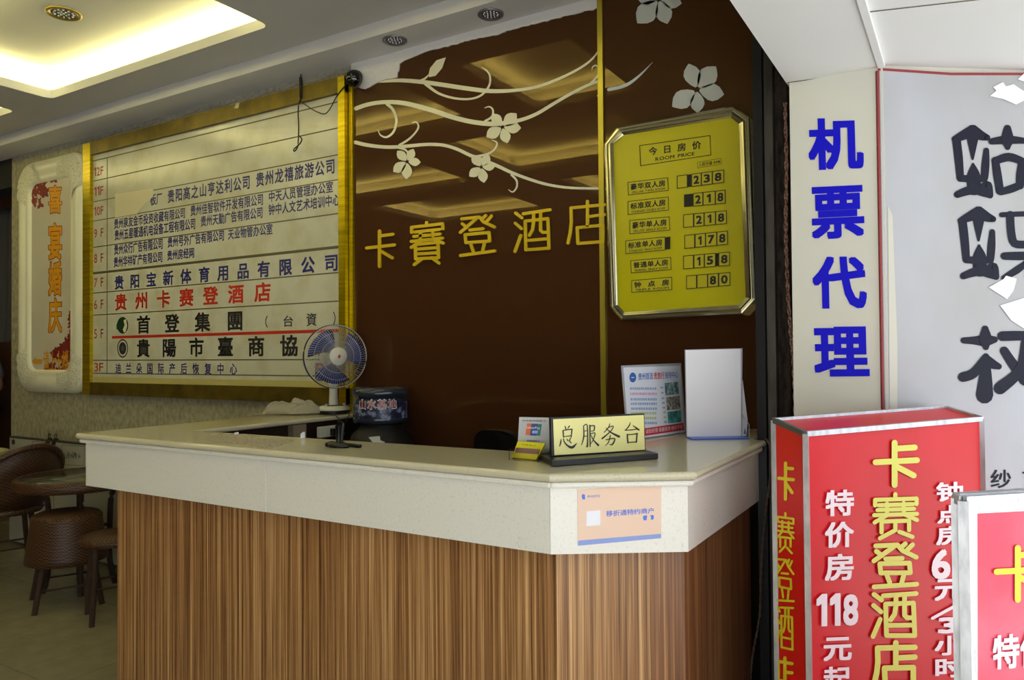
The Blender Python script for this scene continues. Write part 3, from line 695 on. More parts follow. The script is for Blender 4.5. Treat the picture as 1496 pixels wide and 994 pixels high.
# ------------------------------------------------------------------ wedding banner in an ornate frame
NP = PY(D-.04); zw = zm(0, 180, 2.3667)
wbn = thing('wedding_banner', 'ivory ornate framed wedding banquet sign with gold characters, left of the directory board', 'sign', (NP.P(76, 400).x, D-.02, NP.P(76, 575).z))
X0, X1 = NP.P(27, 400).x, min(NP.P(125, 400).x, BP.P(125.4, 400).x-.004); Z0, Z1 = NP.P(100, 575).z, (NP.P(60, 233).z+NP.P(110, 222).z)/2
def wring(inset, r, y, k=8):
    return [(x, y, z) for x, z in rrect(X0+inset, Z0+inset, X1-inset, Z1-inset, r, k)]
fw = (X1-X0)*.19
mb = MB(); mb.loft([wring(0, .16, D-.002), wring(.0, .16, D-.03), wring(fw*.1, .15, D-.048), wring(fw*.3, .14, D-.064), wring(fw*.5, .12, D-.066), wring(fw*.66, .1, D-.054), wring(fw*.74, .1, D-.046), wring(fw*.82, .1, D-.052), wring(fw*.92, .09, D-.05), wring(fw, .08, D-.03)])
mb.build('frame', M['ivory'], wbn)
mb = MB(); r0 = wring(fw*.98, .08, D-.03); mb.add(r0, [tuple(range(len(r0)))]); mb.build('panel', M['bannerpanel'], wbn)
for sx, sz in ((0, 0), (0, 1), (1, 0), (1, 1)):   # carved corner relief
    mb = MB(); R0 = wring(fw*.1, .15, D-.05, 10); R1 = wring(fw*.42, .13, D-.08, 10); R2 = wring(fw*.9, .1, D-.053, 10)
    n_ = 11; st = {(1, 1): 0, (0, 1): 1, (0, 0): 2, (1, 0): 3}[(sx, sz)]*n_
    ix = [(st+i) % 44 for i in range(n_)]
    def ext(Rr):
        a = [Vector(Rr[i]) for i in ix]
        d0 = (a[0]-a[1]).normalized(); d1 = (a[-1]-a[-2]).normalized(); L = .08
        return [a[0]+d0*L, a[0]+d0*L*.5]+a+[a[-1]+d1*L*.5, a[-1]+d1*L]
    rr = [ext(R0), ext(R1), ext(R2)]
    for k in range(len(rr[1])): rr[1][k] += Vector((0, -.006*(k % 2), 0))
    mb.loft(rr, closed=False); mb.build('corner_relief', M['ivoryorn'], wbn)
bp_ = PY(D-.0305)
for ch, x_, ya, yb in (('喜', 166, 215, 315), ('宴', 166, 345, 475), ('婚', 166, 478, 600), ('庆', 166, 604, 728)):
    q = quadpx(bp_, zw, (x_, ya), (x_+49, ya-3), (x_+49, yb-1), (x_, yb), .0006); text(ch, q, M['wine'], wbn, bold=.045)
    q = quadpx(bp_, zw, (x_+2, ya+3), (x_+47, ya), (x_+47, yb-4), (x_+2, yb-3), .0014); text(ch, q, M['orange'], wbn, bold=.026)
q = quadpx(bp_, zw, (150, 787), (236, 787), (236, 868), (150, 858), .002); text('请上十楼', q, M['orange'], wbn, bold=.02)
mb = MB(); poly(mb, bp_, [(110, 824), (124, 810), (124, 817), (145, 817), (145, 832), (124, 832), (124, 838)], .002, zw); mb.build('arrow', M['orange'], wbn)
mb = MB(); rnd = random.Random(3)
def petals(pts, n, s):
    for k in range(n):
        cx, cy = rnd.choice(pts); cx += rnd.uniform(-12, 12); cy += rnd.uniform(-14, 14); a0 = rnd.uniform(0, 6.3); r_ = rnd.uniform(.5, 1)*s
        poly(mb, bp_, [(cx+r_*math.cos(a0+t)*(1+.5*math.cos(3*t)), cy+1.4*r_*math.sin(a0+t)*(1+.5*math.cos(3*t))) for t in [2*math.pi*i/12 for i in range(12)]], .0004+k*.000006, zw)
petals([(112, 200), (120, 230), (130, 270), (140, 210), (150, 190), (165, 180), (180, 185), (125, 180), (108, 260), (150, 235)], 70, 10)
petals([(250, 700), (248, 740), (240, 770), (215, 790), (195, 800), (180, 850), (200, 860), (230, 840), (245, 800), (170, 860), (252, 670), (225, 765)], 100, 10)
mb.build('damask_print', M['banner_red'], wbn, kind='stuff')

# ------------------------------------------------------------------ price board
QP = PY(D-.07); zp = zm(860, 140, 2.923)
pb = thing('price_board', 'yellow octagonal room price board in a champagne metal frame on brown glass', 'sign', (QP.P(995, 300).x, D-.04, QP.P(995, 468).z))
outer = [(65, 207), (118, 135), (615, 43), (689, 93), (716, 868), (655, 935), (140, 960), (90, 905)]
inner = [(106, 205), (150, 168), (607, 93), (640, 120), (670, 862), (640, 893), (152, 924), (124, 893)]
def ring8(t, off): return [QP.P(*zp(o[0]*(1-t)+i[0]*t, o[1]*(1-t)+i[1]*t), off) for o, i in zip(outer, inner)]
mb = MB()
back = [Vector((p.x, D-.013, p.z)) for p in ring8(0, 0)]
mb.loft([back, ring8(0, 0), ring8(.12, .008), ring8(.3, .01), ring8(.34, .003), ring8(.42, .003), ring8(.46, .012), ring8(.62, .016), ring8(.78, .012), ring8(.82, 0), ring8(1, -.004)], smooth=False)
mb.build('frame', M['champagne'], pb)
mb = MB(); i8 = ring8(1, -.003); mb.slab(i8, QP.n, .02); mb.build('panel', M['price'], pb)
o_ = -.0005
def pq(a, b, c, d, off=o_): return quadpx(QP, zp, a, b, c, d, off)
def outline(a, b, c, d, wd=2.2, off=o_, name='plate_border', parent=None):
    mb = MB()
    for p, q in ((a, b), (b, c), (c, d), (d, a)): stroke(mb, QP, [(p[0], p[1], wd), (q[0], q[1], wd)], off, z=zp)
    return mb.build(name, M['ink_black'], parent or pb)
outline((218, 213), (518, 170), (522, 253), (222, 299), 3)
text('今日房价', pq((256, 221), (480, 191), (481, 226), (257, 256)), M['ink_black'], pb, bold=.02, gap=.6)
text('ROOM PRICE', pq((285, 264), (452, 239), (452, 254), (285, 279)), M['ink_black'], pb, bold=.015)
outline((465, 284), (565, 267), (567, 292), (465, 309), 1.5); text('人民币值 RMB', pq((470, 287), (562, 273), (562, 288), (470, 303)), M['ink_black'], pb, bold=.01)
plates = [((168, 370), (338, 350), (340, 404), (170, 424), '豪华双人房', 'DELUXE TWIN ROOM', 0), ((168, 452), (340, 432), (340, 488), (168, 508), '标准双人房', 'STANDARD DOUBLE ROOM', 0),
          ((176, 533), (344, 517), (346, 573), (176, 590), '豪华单人房', 'DELUXE SINGLE ROOM', 0), ((158, 620), (326, 603), (326, 658), (158, 675), '标准单人房', 'STANDARD SINGLE ROOM', 1),
          ((180, 705), (350, 690), (352, 742), (182, 757), '普通单人房', 'NORMAL SINGLE ROOM', 0), ((184, 790), (355, 775), (355, 828), (184, 840), '钟点房', 'TRIPLE ROOM', 0)]
def lerp(a, b, t): return (a[0]+(b[0]-a[0])*t, a[1]+(b[1]-a[1])*t)
def sub(a, b, c, d, u0, u1, t0, t1):
    f = lambda u, t: lerp(lerp(a, b, u), lerp(d, c, u), t)
    return f(u0, t0), f(u1, t0), f(u1, t1), f(u0, t1)
for a, b, c, d, cn_, en, dk in plates:
    mb = MB(); mb.slab(pq(a, b, c, d, .0), QP.n, .002); pl_ = mb.build('name_plate', M['priceplate'], pb)
    outline(a, b, c, d, 2.6, .0006, 'plate_border', pl_)
    text(cn_, pq(*sub(a, b, c, d, .06, .93, .14, .64), off=.0006), M['ink_black'], pl_, bold=.03, gap=.05 if len(cn_) > 3 else .9)
    text(en, pq(*sub(a, b, c, d, .09, .92, .74, .92), off=.0006), M['ink_black'], pl_, bold=.014)
    if dk: mb = MB(); poly(mb, QP, [(327, 605), (348, 602), (348, 655), (327, 657)], .0, zp); mb.build('empty_slot', M['black'], pb)
rows = [(343, 317, 396, 370, 378, 578, [(378, 421, ''), (422, 438, '#'), (440, 480, '2'), (482, 527, '3'), (529, 577, '8')]),
        (422, 403, 476, 459, 407, 583, [(407, 445, '#'), (447, 487, '2'), (489, 540, '1'), (542, 583, '8')]),
        (509, 491, 563, 546, 405, 588, [(405, 447, ''), (450, 492, '2'), (494, 541, '1'), (543, 588, '8')]),
        (597, 578, 653, 634, 410, 593, [(410, 452, ''), (455, 498, '1'), (500, 546, '7'), (548, 593, '8')]),
        (685, 668, 740, 724, 405, 602, [(405, 447, ''), (450, 493, '1'), (495, 541, '5'), (542, 554, '#'), (556, 602, '8')]),
        (770, 755, 825, 810, 418, 603, [(418, 460, ''), (463, 507, ''), (509, 553, '8'), (556, 603, '0')])]
for ytl, ytr, ybl, ybr, xl, xr, cards in rows:
    for a, b, ch in cards:
        ta, tb_ = (a-xl)/(xr-xl), (b-xl)/(xr-xl)
        q4 = ((a, ytl+(ytr-ytl)*ta), (b, ytl+(ytr-ytl)*tb_), (b, ybl+(ybr-ybl)*tb_), (a, ybl+(ybr-ybl)*ta))
        if ch == '#':
            mb = MB(); poly(mb, QP, q4, -.0005, zp); mb.build('empty_slot', M['black'], pb); continue
        mb = MB(); mb.slab(pq(*q4, off=.001), QP.n, .003); cd_ = mb.build('digit_card', M['priceplate'], pb)
        outline(*q4, wd=3.2, off=.0016, name='card_border', parent=cd_)
        if ch: text(ch, pq(*sub(*q4, .30 if ch == '1' else .2, .64 if ch == '1' else .8, .17, .83), off=.0016), M['ink_black'], cd_, name='numeral', bold=.035)

# ------------------------------------------------------------------ reception desk
ZT = 1.10; ZN = 1.079; ZA = .895
desk = thing('reception_desk', 'U shaped reception desk with cream stone top and vertical grain wood front', 'desk', (-1.8, 2.3, 0))
topo = [(-2.995, D-.016), (-2.995, 1.651), (-.888, 1.648), (-.584, 1.852), (-.584, 2.622), (-.632, 2.628), (-.632, D-.014), (-.98, D-.014), (-.98, 2.12), (-1.08, 2.0), (-2.65, 1.94), (-2.65, D-.016)]
bm_ = MB().prism(topo, ZN, ZT); o = bm_.build('countertop', M['marbletop'], desk); b = o.modifiers.new('bevel', 'BEVEL'); b.width = .010; b.segments = 4; b.limit_method = 'ANGLE'; b.angle_limit = R(40)
for p in o.data.polygons: p.use_smooth = False
def vslab(name, m, a, b, z0, z1, t, ext=0.):   # upright slab from a to b, thickness behind
    a = Vector((a[0], a[1], 0)); b = Vector((b[0], b[1], 0)); d = (b-a).normalized(); n = Vector((-d.y, d.x, 0))
    lo = [a, b, b+n*t, a+n*t]
    return MB().hexa([p+Vector((0, 0, z0)) for p in lo], [p+Vector((0, 0, z1)) for p in lo]).build(name, m, desk)
ap = [(-2.965, 1.68), (-.902, 1.676), (-.612, 1.868), (-.612, 2.61)]
zn0 = ZN-.002
xs_ = [ap[0][0], -1.94, ap[1][0]]
for i in range(2): vslab('stone_apron', M['marble'], (xs_[i]+.001*i, 1.679), (xs_[i+1]-.001, 1.677), ZA, zn0, .02)
vslab('stone_apron', M['marble'], ap[1], ap[2], ZA, zn0, .02); 
m1 = (ap[3][0], 2.59); vslab('stone_apron', M['marble'], (ap[2][0], ap[2][1]+.001), m1, ZA, zn0, .02); vslab('stone_apron', M['marble'], (m1[0], m1[1]+.002), (ap[3][0], 2.622), ZA, zn0, .02)
MB().box((-2.965, 1.70, ZA), (-2.945, D-.003, zn0)).build('stone_apron', M['marble'], desk)
# second lip under the nose
mb = MB(); pth = [(-2.985, 1.662), (-.893, 1.659), (-.595, 1.858), (-.595, 2.615)]
for a, b in zip(pth, pth[1:]):
    d = (Vector(b)-Vector(a)).normalized(); n = Vector((-d.y, d.x)); p = [Vector(a), Vector(b), Vector(b)+n*.03, Vector(a)+n*.03]
    mb.prism([(q.x, q.y) for q in p], 1.062, ZN-.001)
mb.build('moulding', M['marble'], desk, bevel=.006)
wp = [(-2.845, 1.735), (-.918, 1.732), (-.638, 1.915), (-.638, 2.60)]
vslab('wood_panel', M['wood'], wp[0], (wp[1][0], wp[1][1]), 0, ZA, .02)
t_ = .73; mid = (wp[1][0]+(wp[2][0]-wp[1][0])*t_, wp[1][1]+(wp[2][1]-wp[1][1])*t_)
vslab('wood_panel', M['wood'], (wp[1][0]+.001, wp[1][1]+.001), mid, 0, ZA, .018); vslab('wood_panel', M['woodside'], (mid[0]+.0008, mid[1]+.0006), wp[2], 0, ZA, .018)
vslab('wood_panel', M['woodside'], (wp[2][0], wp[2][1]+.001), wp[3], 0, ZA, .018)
MB().box((-2.845, 1.76, 0), (-2.825, D-.018, ZA)).build('wood_panel', M['wood'], desk)
MB().box((-2.823, 1.8, 0), (-2.70, D-.018, ZN-.002)).build('inner_panel', M['darkwood'], desk)
MB().box((-2.62, 1.80, 0), (-.86, 1.9, ZN-.002)).build('inner_panel', M['darkwood'], desk)
MB().box((-.95, 2.13, 0), (-.70, D-.016, ZN-.002)).build('inner_panel', M['darkwood'], desk)
MB().box((-2.9, 1.756, .895), (-.86, 1.80, ZN-.002)).build('inner_panel', M['darkwood'], desk)
pj = PZ(ZT)
xq = -2.695
MB().box((xq, 2.46, .7), (-2.66, 2.54, ZN-.003)).build('leg_post', M['innerwall'], desk)

# promotional sticker on the corner facet of the desk
a3 = Vector((ap[1][0], ap[1][1], 0)); d3 = Vector((ap[2][0]-ap[1][0], ap[2][1]-ap[1][1], 0)).normalized(); AP = Plane(a3, Vector((d3.y, -d3.x, 0)))
zk = zm(840, 700, 9.943); st = thing('sticker', 'peach and blue payment promotion sticker on the stone corner of the desk', 'sticker', tuple(AP.P(905, 795)))
def sp4(a, b, c, d, off): return quadpx(AP, zk, a, b, c, d, off)
MB().slab(sp4((38, 160), (1254, 84), (1252, 862), (45, 972), .0015), AP.n, .0012).build('backing', M['sticker'], st)
mb = MB(); poly(mb, AP, [(44, 898), (1252, 798), (1252, 862), (45, 972)], .0019, zk); mb.build('blue_band', M['stickerbar'], st)
mb = MB(); poly(mb, AP, [(165, 472), (370, 455), (368, 672), (165, 690)], .0019, zk); mb.build('white_square', M['white'], st)
text('移折通特约商户', sp4((455, 462), (1142, 418), (1142, 498), (455, 552), .0019), M['stickerblue'], st, bold=.014)
mb = MB(); stroke(mb, AP, [(122, 246, 50), (122, 262, 46)], .0019, z=zk); poly(mb, AP, [(104, 270), (148, 268), (148, 298), (108, 300)], .0019, zk)
poly(mb, AP, [(995, 532), (1050, 532), (1040, 600), (1000, 605), (988, 570)], .0019, zk); poly(mb, AP, [(1090, 530), (1140, 526), (1148, 560), (1135, 592), (1098, 592), (1108, 560)], .0019, zk); mb.build('logo_mark', M['stickerblue'], st)
text('移动折扣', sp4((178, 238), (362, 228), (362, 268), (178, 276), .0019), M['stickerblue'], st, bold=.0)

# ------------------------------------------------------------------ things on the desk
def onT(x, y, z=ZT): return PZ(z).P(x, y)
# name board
FL_, FR_, BL_ = onT(806.5, 683), onT(962, 671.5), onT(786.5, 671.5); BR_ = FR_+(BL_-FL_)
nb = thing('service_desk_sign', 'black desk sign with pale gold plaque reading 总服务台 on the stone top', 'sign', tuple((FL_+BR_)/2))
up = Vector((0, 0, 1)); base = [FL_, FR_, BR_, BL_]
MB().hexa([p+up*.001 for p in base], [p+up*.017 for p in base]).build('base', M['black'], nb, bevel=.002)
dr = (FR_-FL_).normalized(); nn = Vector((dr.y, -dr.x, 0)); mid_ = FL_.lerp(BL_, .45); NBP = Plane(mid_, nn)
zz = zm(740, 590, 6.233)
oc = quadpx(NBP, zz, (402, 126), (1256, 90), (1268, 445), (412, 500), 0)
oc[2].z = oc[3].z = ZT+.0175
MB().slab(oc, NBP.n, .012).build('plate', M['black'], nb, bevel=.0015)
MB().slab(quadpx(NBP, zz, (425, 143), (1249, 103), (1260, 420), (437, 470), .0012), NBP.n, .001).build('plaque', M['plaque'], nb)
def brush(paths, z=zz, pl=NBP, off=.002):
    mb = MB()
    for p in paths: stroke(mb, pl, p, off, z=z, curve=True)
    mb.build('lettering', M['ink_black'], nb)
brush([[(532,205,8),(540,228,12)],[(572,205,12),(558,228,5)],[(515,245,8),(540,240,10),(596,232,10)],[(516,245,12),(520,305,9)],[(596,234,12),(590,296,10)],[(520,302,8),(590,292,8)],[(497,322,4),(495,350,12),(484,388,8)],
       [(520,320,8),(528,350,10),(560,385,16),(600,398,24),(640,362,5)],[(548,318,5),(560,338,10)],[(594,300,5),(575,335,9),(590,360,8)]])
brush([[(702,202,8),(704,300,12),(684,376,6)],[(704,202,8),(736,200,9),(738,380,12),(726,388,4)],[(706,250,7),(736,248,7)],[(706,298,7),(736,296,7)],[(760,198,12),(762,390,9)],[(762,205,8),(800,202,10),(796,245,9),(768,250,6)],[(766,275,7),(806,268,9),(790,330,8),(764,370,5)],[(768,285,6),(795,335,11),(836,378,18)]])
brush([[(940,182,6),(930,215,10),(890,262,7)],[(935,215,7),(972,206,9),(950,250,9),(872,318,14)],[(905,222,6),(950,262,12),(1024,300,22)],[(905,330,8),(985,318,11),(965,372,12),(938,370,4)],[(946,290,9),(930,350,8),(902,384,4)]])
brush([[(1128,170,5),(1115,205,11),(1085,240,8)],[(1078,243,8),(1130,240,9),(1190,232,9)],[(1150,200,6),(1180,220,14),(1206,240,14)],[(1100,280,12),(1106,358,11)],[(1100,284,9),(1150,280,9),(1192,272,11)],[(1190,274,12),(1182,352,12)],[(1106,354,9),(1184,348,9)]])

# tilted price menu in an acrylic stand
BLm, BRm = onT(917, 645), onT(1003, 632.5); dm = (BRm-BLm).normalized(); nm = Vector((dm.y, -dm.x, 0)); lean = (nm*math.cos(R(11))+up*math.sin(R(11)))
MPm = Plane(BRm, lean); zmn = zm(880, 500, 5.52)
mn = thing('menu_stand', 'leaning acrylic stand with a colourful tour price menu behind the desk sign', 'stand', tuple((BLm+BRm)/2))
tl, tr_ = MPm.P(908, 534.4), MPm.P(995, 530.6)
MB().slab([tl, tr_, BRm+up*.0015, BLm+up*.0015], lean, .003).build('acrylic_sheet', M['acrylic_edge'], mn)
il = [MPm.P(*zmn(*p), .0006) for p in ((170, 205), (628, 190), (664, 728), (212, 785))]
MB().add(il, [(0, 1, 2, 3)]).build('menu_print', M['menu'], mn)
MB().hexa([BLm+up*.001, BRm+up*.001, BRm-nm*.08+up*.001, BLm-nm*.08+up*.001], [BLm+up*.004, BRm+up*.004, BRm-nm*.08+up*.004, BLm-nm*.08+up*.004]).build('foot', M['acrylic_edge'], mn)
zmm = zm(900, 520, 7.645)
def mq(a, b, c, d, off=.0012): return quadpx(MPm, zmm, a, b, c, d, off)
text('贵州首选', mq((248, 195), (412, 185), (414, 262), (250, 275)), M['menublue'], mn, bold=.01); text('贵旅行', mq((420, 185), (538, 180), (540, 258), (422, 265)), M['menured'], mn, bold=.01); text('接待中心', mq((546, 180), (690, 172), (694, 248), (548, 256)), M['menublue'], mn, bold=.01)
mb = MB(); poly(mb, MPm, [(187+38*math.cos(a), 243+56*math.sin(a)) for a in [2*math.pi*i/18 for i in range(18)]], .0012, zmm); mb.build('round_logo', M['menublue'], mn)
mb = MB(); poly(mb, MPm, [(187+20*math.cos(a), 243+6*math.sin(a)) for a in [2*math.pi*i/10 for i in range(10)]], .0016, zmm); mb.build('logo_detail', M['menu'], mn)
for i, (mm, y_) in enumerate((('menugrey', 370), ('menupink', 428), ('menugrey', 490), ('menugrey', 540), ('menugrey', 595), ('menugreen', 645), ('menugreen', 700), ('menugrey', 755))):
    mb = MB(); rn = random.Random(i)
    x_ = 155+i*3
    while x_ < 450: w1 = rn.uniform(10, 24); poly(mb, MPm, [(x_, y_-16), (x_+w1, y_-17), (x_+w1+1, y_+10), (x_+1, y_+11)], .0012, zmm); x_ += w1+rn.uniform(3, 8)
    poly(mb, MPm, [(495+i*6, y_-22), (525+i*6, y_-24), (526+i*6, y_-6), (496+i*6, y_-4)], .0012, zmm); mb.build('menu_line', M[mm], mn)
for mm, q in (('photo1', ((542, 308), (692, 290), (702, 425), (552, 445))), ('photo2', ((558, 465), (710, 448), (720, 592), (568, 610))), ('photo3', ((575, 628), (722, 610), (732, 738), (582, 755)))):
    MB().add(mq(*q), [(0, 1, 2, 3)]).build('menu_photo', M[mm], mn)
MB().add(mq((300, 815), (752, 750), (762, 830), (302, 898)), [(0, 1, 2, 3)]).build('red_banner', M['menured'], mn)
text('诚信经营·温馨服务·快乐平安', mq((330, 822), (742, 768), (744, 815), (332, 872), .0018), M['white'], mn, bold=.0)

# white sheet holder with leaflet
BL2, BR2 = onT(1003, 640), onT(1084, 638.8); d2 = (BR2-BL2).normalized(); n2 = Vector((d2.y, -d2.x, 0)); HP = Plane(BL2, n2)
hs = thing('leaflet_holder', 'tall acrylic holder showing a blank white sheet, beside the menu stand', 'stand', tuple((BL2+BR2)/2))
q = [HP.P(*zmn(*p)) for p in ((665, 62), (1130, 50))]
q += [BR2+up*.004, BL2+up*.004]; MB().slab(q, HP.n, .003).build('acrylic_sheet', M['acrylic_edge'], hs)
q = [HP.P(*zmn(*p), .0008) for p in ((672, 66), (1116, 56), (1118, 758), (684, 764))]; MB().add(q, [(0, 1, 2, 3)]).build('white_sheet', M['white'], hs)
fb = onT(1072, 642.4); fl_ = BL2+(fb-BR2).project(n2)*1.0+ (BL2-BL2); dep = abs((fb-BR2).dot(n2)) or .03; dep = max(dep, .02)
a_, b_ = BL2+n2*dep, BR2+n2*dep
MB().hexa([BL2, BR2, b_, a_], [p+up*.004 for p in (BL2, BR2, b_, a_)]).build('foot', M['bluebase'], hs)
mb = MB()
for p, h in ((b_, .05), (BR2, .08)): mb.tube([p+up*.004, p+up*h], .0012, 6)
mb.tube([b_+up*.05, BR2+up*.08], .0012, 6); mb.build('pocket_edge', M['acrylic_edge'], hs)
lp = [onT(1091, 637.5)+Vector((.004, 0, 0)), None]
LQ = Plane(BR2-n2*.02, n2)
q = [LQ.P(*zmn(*p)) for p in ((1132, 308), (1172, 640), (1160, 755), (1128, 760))]; MB().slab(q, LQ.n, .004).build('leaflet', M['white'], hs)
MB().add([LQ.P(*zmn(*p), .0006) for p in ((1138, 742), (1150, 690), (1160, 742))], [(0, 1, 2)]).build('leaflet_print', M['stickerblue'], hs)

# card payment card and acrylic card box
ca, cb = onT(761, 668), onT(803, 668.5); CPl = Plane(ca, Vector((.35, -.94, .12)))
cds = thing('payment_card', 'grey payment logo card standing behind yellow card box', 'card', tuple(ca))
q = [CPl.P(*zz(*p)) for p in ((116, 122), (388, 128), (392, 480), (96, 480))]; MB().slab(q, CPl.n, .002).build('card_face', M['cardgrey'], cds)
for mm, pts, of in (('cardorange', ((188, 180), (235, 182), (222, 290), (172, 284)), .0008), ('cardblue', ((228, 182), (282, 184), (268, 292), (212, 290)), .001), ('cardgreen', ((272, 184), (322, 186), (306, 292), (258, 292)), .0008), ('stickerblue', ((236, 242), (290, 244), (284, 276), (228, 274)), .0013)):
    MB().add([CPl.P(*zz(*p), of) for p in pts], [(0, 1, 2, 3)]).build('logo_patch', M[mm], cds)
text('UnionPay', [CPl.P(*zz(*p), .0018) for p in ((186, 206), (308, 210), (304, 240), (184, 234))], M['white'], cds, bold=.01)
text('银联', [CPl.P(*zz(*p), .0018) for p in ((236, 246), (286, 247), (282, 272), (232, 271))], M['white'], cds, bold=.01)
text('欢迎使用银联卡', [CPl.P(*zz(*p), .001) for p in ((142, 148), (360, 153), (360, 165), (142, 160))], M['ink_black'], cds, bold=.01)
text('受理银联卡', [CPl.P(*zz(*p), .001) for p in ((185, 330), (302, 333), (302, 352), (183, 350))], M['ink_black'], cds, bold=.01)
bx = thing('card_box', 'clear acrylic box of yellow cards at the front edge of the stone top', 'card box', tuple(onT(765, 672)))
c1, c2 = onT(744, 672), onT(786, 675.5); dd = c2-c1; nn3 = Vector((dd.y, -dd.x, 0)).normalized(); c3, c4 = c2-nn3*.07, c1-nn3*.07
rim = [c1, c2, c3, c4]; mb = MB()
for i in range(4):
    a, b = rim[i], rim[(i+1) % 4]; h0 = .018 if i == 0 else .03
    mb.hexa([a, b, b+nn3*.0015, a+nn3*.0015], [p+up*h0 for p in (a, b, b+nn3*.0015, a+nn3*.0015)]) if i % 2 == 0 else mb.hexa([a, b, b+dd.normalized()*.0015, a+dd.normalized()*.0015], [p+up*h0 for p in (a, b, b+dd.normalized()*.0015, a+dd.normalized()*.0015)])
mb.build('box_wall', M['acrylic'], bx)
CB = Plane(c1-nn3*.02, Vector((nn3.x, nn3.y, .75)))
q = [CB.P(*zz(*p)) for p in ((104, 340), (350, 362), (268, 512), (46, 490))]; MB().slab(q, CB.n, .006).build('card_stack', M['yellow'], bx)
MB().add([CB.P(*zz(*p), .0006) for p in ((86, 400), (312, 415), (288, 462), (74, 446))], [(0, 1, 2, 3)]).build('card_band', M['mauve'], bx)
text('订房名片', [CB.P(*zz(*p), .001) for p in ((140, 365), (270, 375), (262, 388), (136, 378))], M['ink_black'], bx, bold=.0)

# cable and black holder on the counter
bk = onT(495, 654); hb = thing('cable_stand', 'small black wire stand on the stone top below the fan', 'stand', tuple(bk))
MB().lathe([(.03, .001), (.034, .006), (.03, .014), (.012, .018)], tuple(bk), 20, 1.3, .8).build('base', M['black'], hb)
mb = MB(); mb.tube([bk+Vector((.0, 0, .015)), bk+Vector((-.004, 0, .07)), bk+Vector((.004, 0, .085))], .009, 8); mb.tube([bk+Vector((.01, 0, .015)), bk+Vector((.02, 0, .08))], .006, 8)
mb.build('stem', M['black'], hb)
mb = MB(); mb.tube([bk+Vector((-.05, -.005, .006)), bk+Vector((-.03, 0, .012)), bk+Vector((0, 0, .01))], .008, 8); mb.tube([bk+Vector((.03, .01, .01)), bk+Vector((.06, .02, .006)), bk+Vector((.075, .02, .006))], .006, 8); mb.build('foot', M['black'], hb)
mb = MB(); e_ = [PY(2.72).P(457, 606), PY(2.7).P(464, 622), PY(2.66).P(466, 650)]
sl = onT(370, 655); 
# water bottle on its dispenser
bc = PY(2.80).P(557, 600); MATS['x'] = M['blackmatt'] = mat('matt_black_plastic', rgb(12, 12, 13), .6)
wd_ = thing('water_dispenser', 'black water dispenser behind the desk, its lower part hidden', 'dispenser', (bc.x, 2.80, 0))
zb0 = PY(2.66).P(557, 624).z
MB().lathe([(.15, 0), (.155, .02), (.155, zb0-.09), (.14, zb0-.05), (.10, zb0-.012), (.10, zb0-.002)], (bc.x, 2.80, 0), 32).build('body', M['blackmatt'], wd_)
DP = PY(2.64)
MB().slab([DP.P(*p) for p in ((538, 639), (554, 637.5), (555, 644), (561, 646), (561, 652), (549, 652))], DP.n, .004).build('paper_label', M['white'], wd_)
wbt = thing('water_bottle', 'smoky blue refill water bottle with printed label upside down on the dispenser', 'bottle', (bc.x, 2.80, zb0))
zt0 = PY(2.80).P(557, 563).z-.004; hB = zt0-zb0
MB().lathe([(.09, 0), (.132, .004), (.137, .02), (.134, .03), (.134, hB*.62), (.126, hB*.66), (.126, hB*.69), (.137, hB*.74), (.138, hB*.86), (.13, hB*.95), (.11, hB*.99), (.0, hB)], (bc.x, 2.80, zb0), 40, caps=False).build('body', M['bottle'], wbt)
def cyl_patch(a0, a1, z0, z1, r, m, name, parent, k=14):
    mb = MB(); top_ = [(bc.x+r*math.cos(R(a0+(a1-a0)*i/k)), 2.80+r*math.sin(R(a0+(a1-a0)*i/k))) for i in range(k+1)]
    mb.loft([[(x, y, z0) for x, y in top_], [(x, y, z1) for x, y in top_]], closed=False); return mb.build(name, m, parent)
cyl_patch(-115, 15, zb0+.03, zb0+hB*.6, .1348, M['labelpic'], 'label', wbt)
vs_, fs_ = layout('山水基地', .04, .05); x0_ = min(v[0] for v in vs_); x1_ = max(v[0] for v in vs_)
def wrapt(a0, a1, z0, z1, r): 
    return [(bc.x+r*math.cos(R(a0+(a1-a0)*(x-x0_)/(x1_-x0_))), 2.80+r*math.sin(R(a0+(a1-a0)*(x-x0_)/(x1_-x0_))), z0+(z1-z0)*(y+.12)) for x, y, q_ in vs_]
MB().add(wrapt(-97, -17, zb0+.075, zb0+.125, .136), fs_).build('lettering', M['white'], wbt)
vs_, fs_ = layout('山水基地', .0, .09); x0_ = min(v[0] for v in vs_); x1_ = max(v[0] for v in vs_)
MB().add(wrapt(-95, -19, zb0+.078, zb0+.122, .1366), fs_).build('lettering', M['ink_red'], wbt)

# black office chair behind the desk
ch_c = PY(2.45).P(720, 640); oc_ = thing('office_chair', 'black low office chair back just showing above the desk', 'chair', (ch_c.x, 2.5, 0))
zt = PY(2.45).P(720, 629).z; mb = MB(); hw = .115; prof = []
for s_ in (0, .05):
    prof.append([Vector((ch_c.x+hw*1.0*math.copysign(abs(math.cos(a))**.6, math.cos(a)), 2.45+s_+.03*math.cos(a)**2, zt-.16+.16*math.copysign(abs(math.sin(a))**.6, math.sin(a)))) for a in [2*math.pi*i/32 for i in range(32)]])
mb.loft(prof, caps=True); mb.build('backrest', M['black'], oc_)
MB().box((ch_c.x-.2, 2.2, .46), (ch_c.x+.2, 2.5, .52)).build('seat', M['black'], oc_, bevel=.02)
mb = MB(); mb.tube([(ch_c.x, 2.35, .46), (ch_c.x, 2.35, .08)], .025); mb.build('gas_column', M['black'], oc_)
